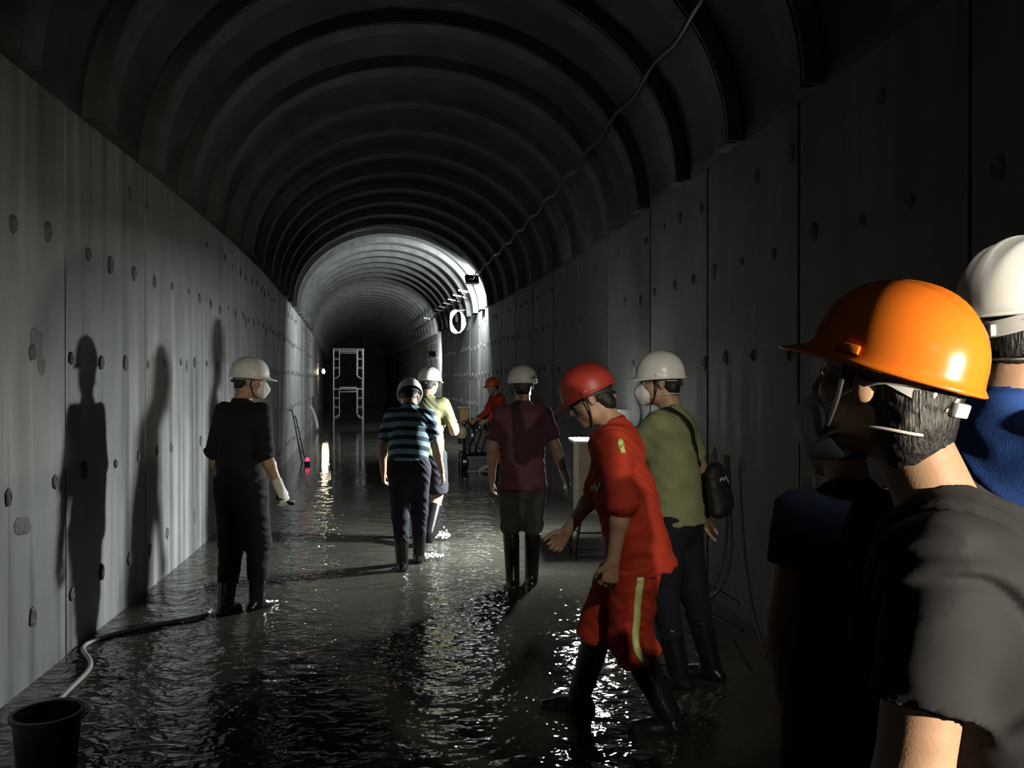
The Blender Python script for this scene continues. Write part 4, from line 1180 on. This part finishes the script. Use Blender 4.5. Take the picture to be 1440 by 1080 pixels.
# ================================================================== diesel pump at the right wall
pmx, pmy = (672-720)/1200*15.2, 15.2
pu = empty('pump_machine', (pmx, pmy, FLOOR_Z), R(8)); tag(pu, 'black wheeled diesel pump with an orange tank box at the right wall', 'machine')
BLK = mat('machine_black', (0.022, 0.024, 0.020), 0.4, 0.4, 20, 0.3, 60)
ORG = mat('tank_orange', (0.75, 0.36, 0.10), 0.45, 0.2, 20)
CRM = mat('filter_cream', (0.78, 0.60, 0.30), 0.35, 0.15, 20)
mb = MB(); mb.box((0.02, 0, 0.56), (0.44, 0.62, 0.46), bev=0.03)
for i in range(6): mb.box((0.02, -0.33, 0.40 + 0.06*i), (0.36, 0.03, 0.022))
mb.build('engine_block', BLK, pu)
mb = MB()
for i in range(5): mb.box((0.02, 0.0 , 0.80 + 0.028*i), (0.34 - 0.02*i, 0.42, 0.012))
mb.lathe([(0.10, 0.78), (0.12, 0.80), (0.12, 0.94), (0.07, 0.97)], (0.10, -0.05, 0), 16); mb.build('cylinder_head', BLK, pu)
mb = MB(); mb.box((-0.24, 0.10, 0.98), (0.17, 0.26, 0.26), bev=0.015); tk = mb.build('tank_box', ORG, pu)
mb = MB(); mb.box((-0.25, 0.10, 1.125), (0.21, 0.30, 0.024), bev=0.004); mb.build('tank_lid', mat('lid_pale', (0.75, 0.68, 0.5), 0.5), tk)
mb = MB(); mb.tube([(-0.24, 0.10, 0.30), (-0.24, 0.10, 0.86)], 0.03, 8); mb.build('tank_post', BLK, pu)
mb = MB(); mb.lathe([(0.0, -0.06), (0.065, -0.06), (0.088, -0.02), (0.092, 0.06), (0.075, 0.13), (0.03, 0.16), (0.0, 0.162)], (-0.31, -0.22, 0.66), 20, cap=False); mb.build('air_filter', CRM, pu, True)
mb = MB(); mb.lathe([(0.06, 0.50), (0.065, 0.60)], (-0.31, -0.22, 0), 16); mb.build('filter_cup', BLK, pu)
mb = MB(); mb.lathe([(0.0, -0.03), (0.16, -0.03), (0.17, 0.0), (0.16, 0.03), (0.0, 0.03)], (0.06, -0.36, 0.58), 28, Matrix.Rotation(math.pi/2, 3, 'X'), cap=False)
for i in range(5):
    a = 2*math.pi*i/5; mb.lathe([(0.028, -0.045), (0.028, 0.045)], (0.06 + 0.10*math.cos(a), -0.36, 0.58 + 0.10*math.sin(a)), 10, Matrix.Rotation(math.pi/2, 3, 'X'))
mb.build('flywheel', DARKST, pu, True)
for sx in (-1, 1):
    mb = MB(); mb.tube([(-0.02*sx + 0.10*sx, -0.10, 0.83), (0.26*sx, -0.18, 0.87)], 0.032, 10); mb.build('manifold_pipe', mat('pipe_pale', (0.62, 0.62, 0.56), 0.35, metal=0.3), pu, True)
for sx in (-1, 1):
    for sy in (-1, 1):
        mb = MB(); mb.lathe([(0.05, -0.05), (0.16, -0.055), (0.185, -0.03), (0.185, 0.03), (0.16, 0.055), (0.05, 0.05)], (0.27*sx, 0.24*sy, 0.185), 24, Matrix.Rotation(math.pi/2, 3, 'Y'))
        wh = mb.build('wheel', RUBBER, pu, True)
        mb = MB(); mb.lathe([(0.03, -0.06), (0.06, -0.055), (0.06, 0.055), (0.03, 0.06)], (0.27*sx, 0.24*sy, 0.185), 14, Matrix.Rotation(math.pi/2, 3, 'Y')); mb.build('hub', GALV, wh, True)
mb = MB(); mb.box((0, 0, 0.26), (0.46, 0.78, 0.07), bev=0.01); mb.build('chassis', DARKST, pu)
mb = MB(); mb.box((0, -0.36, 0.16), (0.42, 0.05, 0.22), bev=0.015); mb.build('front_guard', BLK, pu)
for gx_, gz_, gr_ in ((-0.13, 0.66, 0.035), (0.14, 0.68, 0.05), (0.0, 0.80, 0.03)):
    mb = MB(); mb.lathe([(0.0, 0.0), (gr_, 0.0), (gr_, 0.02), (gr_*0.8, 0.028), (0.0, 0.028)], (gx_, -0.40, gz_), 16, Matrix.Rotation(math.pi/2, 3, 'X'), cap=False); mb.build('gauge', GALV, pu, True)
for q in range(4):
    a0 = -0.16 + 0.11*q
    mb = MB(); mb.tube(spline([(a0, -0.30, 0.86), (a0 + 0.03, -0.40, 0.95 - 0.04*q), (a0 + 0.06, -0.44, 0.70), (a0 - 0.02, -0.40, 0.42), (a0 + 0.02, -0.33, 0.30)], 6), 0.014, 8); mb.build('fuel_line', BLK, pu, True)
mb = MB(); mb.tube(spline([(0.20, -0.30, 0.84), (0.36, -0.40, 0.66), (0.38, -0.46, 0.42), (0.26, -0.50, 0.20), (0.02, -0.56, 0.10), (-0.06, -0.60, 0.03)], 8), 0.036, 10); mb.build('suction_hose', HOSE, pu, True)
mb = MB(); mb.tube(spline([(0.22, 0.0, 0.85), (0.27, 0.0, 1.10), (0.26, 0.02, 1.35)], 5), 0.022, 8); mb.build('exhaust_pipe', GALV, pu, True)

# tool held by the masked man, splash at the wader's boots
J1 = P1['J']; M1 = P1['root'].matrix_basis
bpy.context.view_layer.update()
hw_ = P1['root'].matrix_world @ Vector(J1['wrR'] + unit(J1['wrR'] - J1['elR'])*0.09)
tr = empty('torch', hw_); tag(tr, 'black hand torch held in the white glove of the masked person', 'torch')
mb = MB(); mb.lathe([(0.014, -0.07), (0.015, -0.06), (0.015, 0.03), (0.021, 0.05), (0.021, 0.075), (0.0, 0.075)], (0, 0, 0), 14, align((0.5, 0.75, -0.35)), cap=False); mb.build('torch_barrel', HOUS, tr, True)
SPL = mat('splash_foam', (0.75, 0.77, 0.74), 0.25, 0.2, 60)
rnd = random.Random(5)
def splash(c, rad, hgt, n, label, seed):
    rnd = random.Random(seed); mb = MB()
    for i in range(n):
        a = rnd.uniform(0, 6.283); q = rad*math.sqrt(rnd.random()); z = abs(rnd.gauss(0, 1))*hgt*(1 - q/rad*0.6)
        r = rnd.uniform(0.003, 0.011)*(1.4 if z < hgt*0.4 else 0.7)
        mb.lathe([(0.0003, -r), (r*0.8, -r*0.5), (r, 0), (r*0.8, r*0.5), (0.0003, r)], c + Vector((q*math.cos(a), q*math.sin(a)*0.7, z + r)), 6, cap=False)
    tag(mb.build('water_splash', SPL, None, True), label, 'splash', kind='stuff')
splash(wpx(616, 757), 0.12, 0.07, 150, 'white water splash thrown up by the wading boot', 1)
splash(wpx(602, 785), 0.13, 0.035, 110, 'low white wake behind the striped polo wearer', 2)
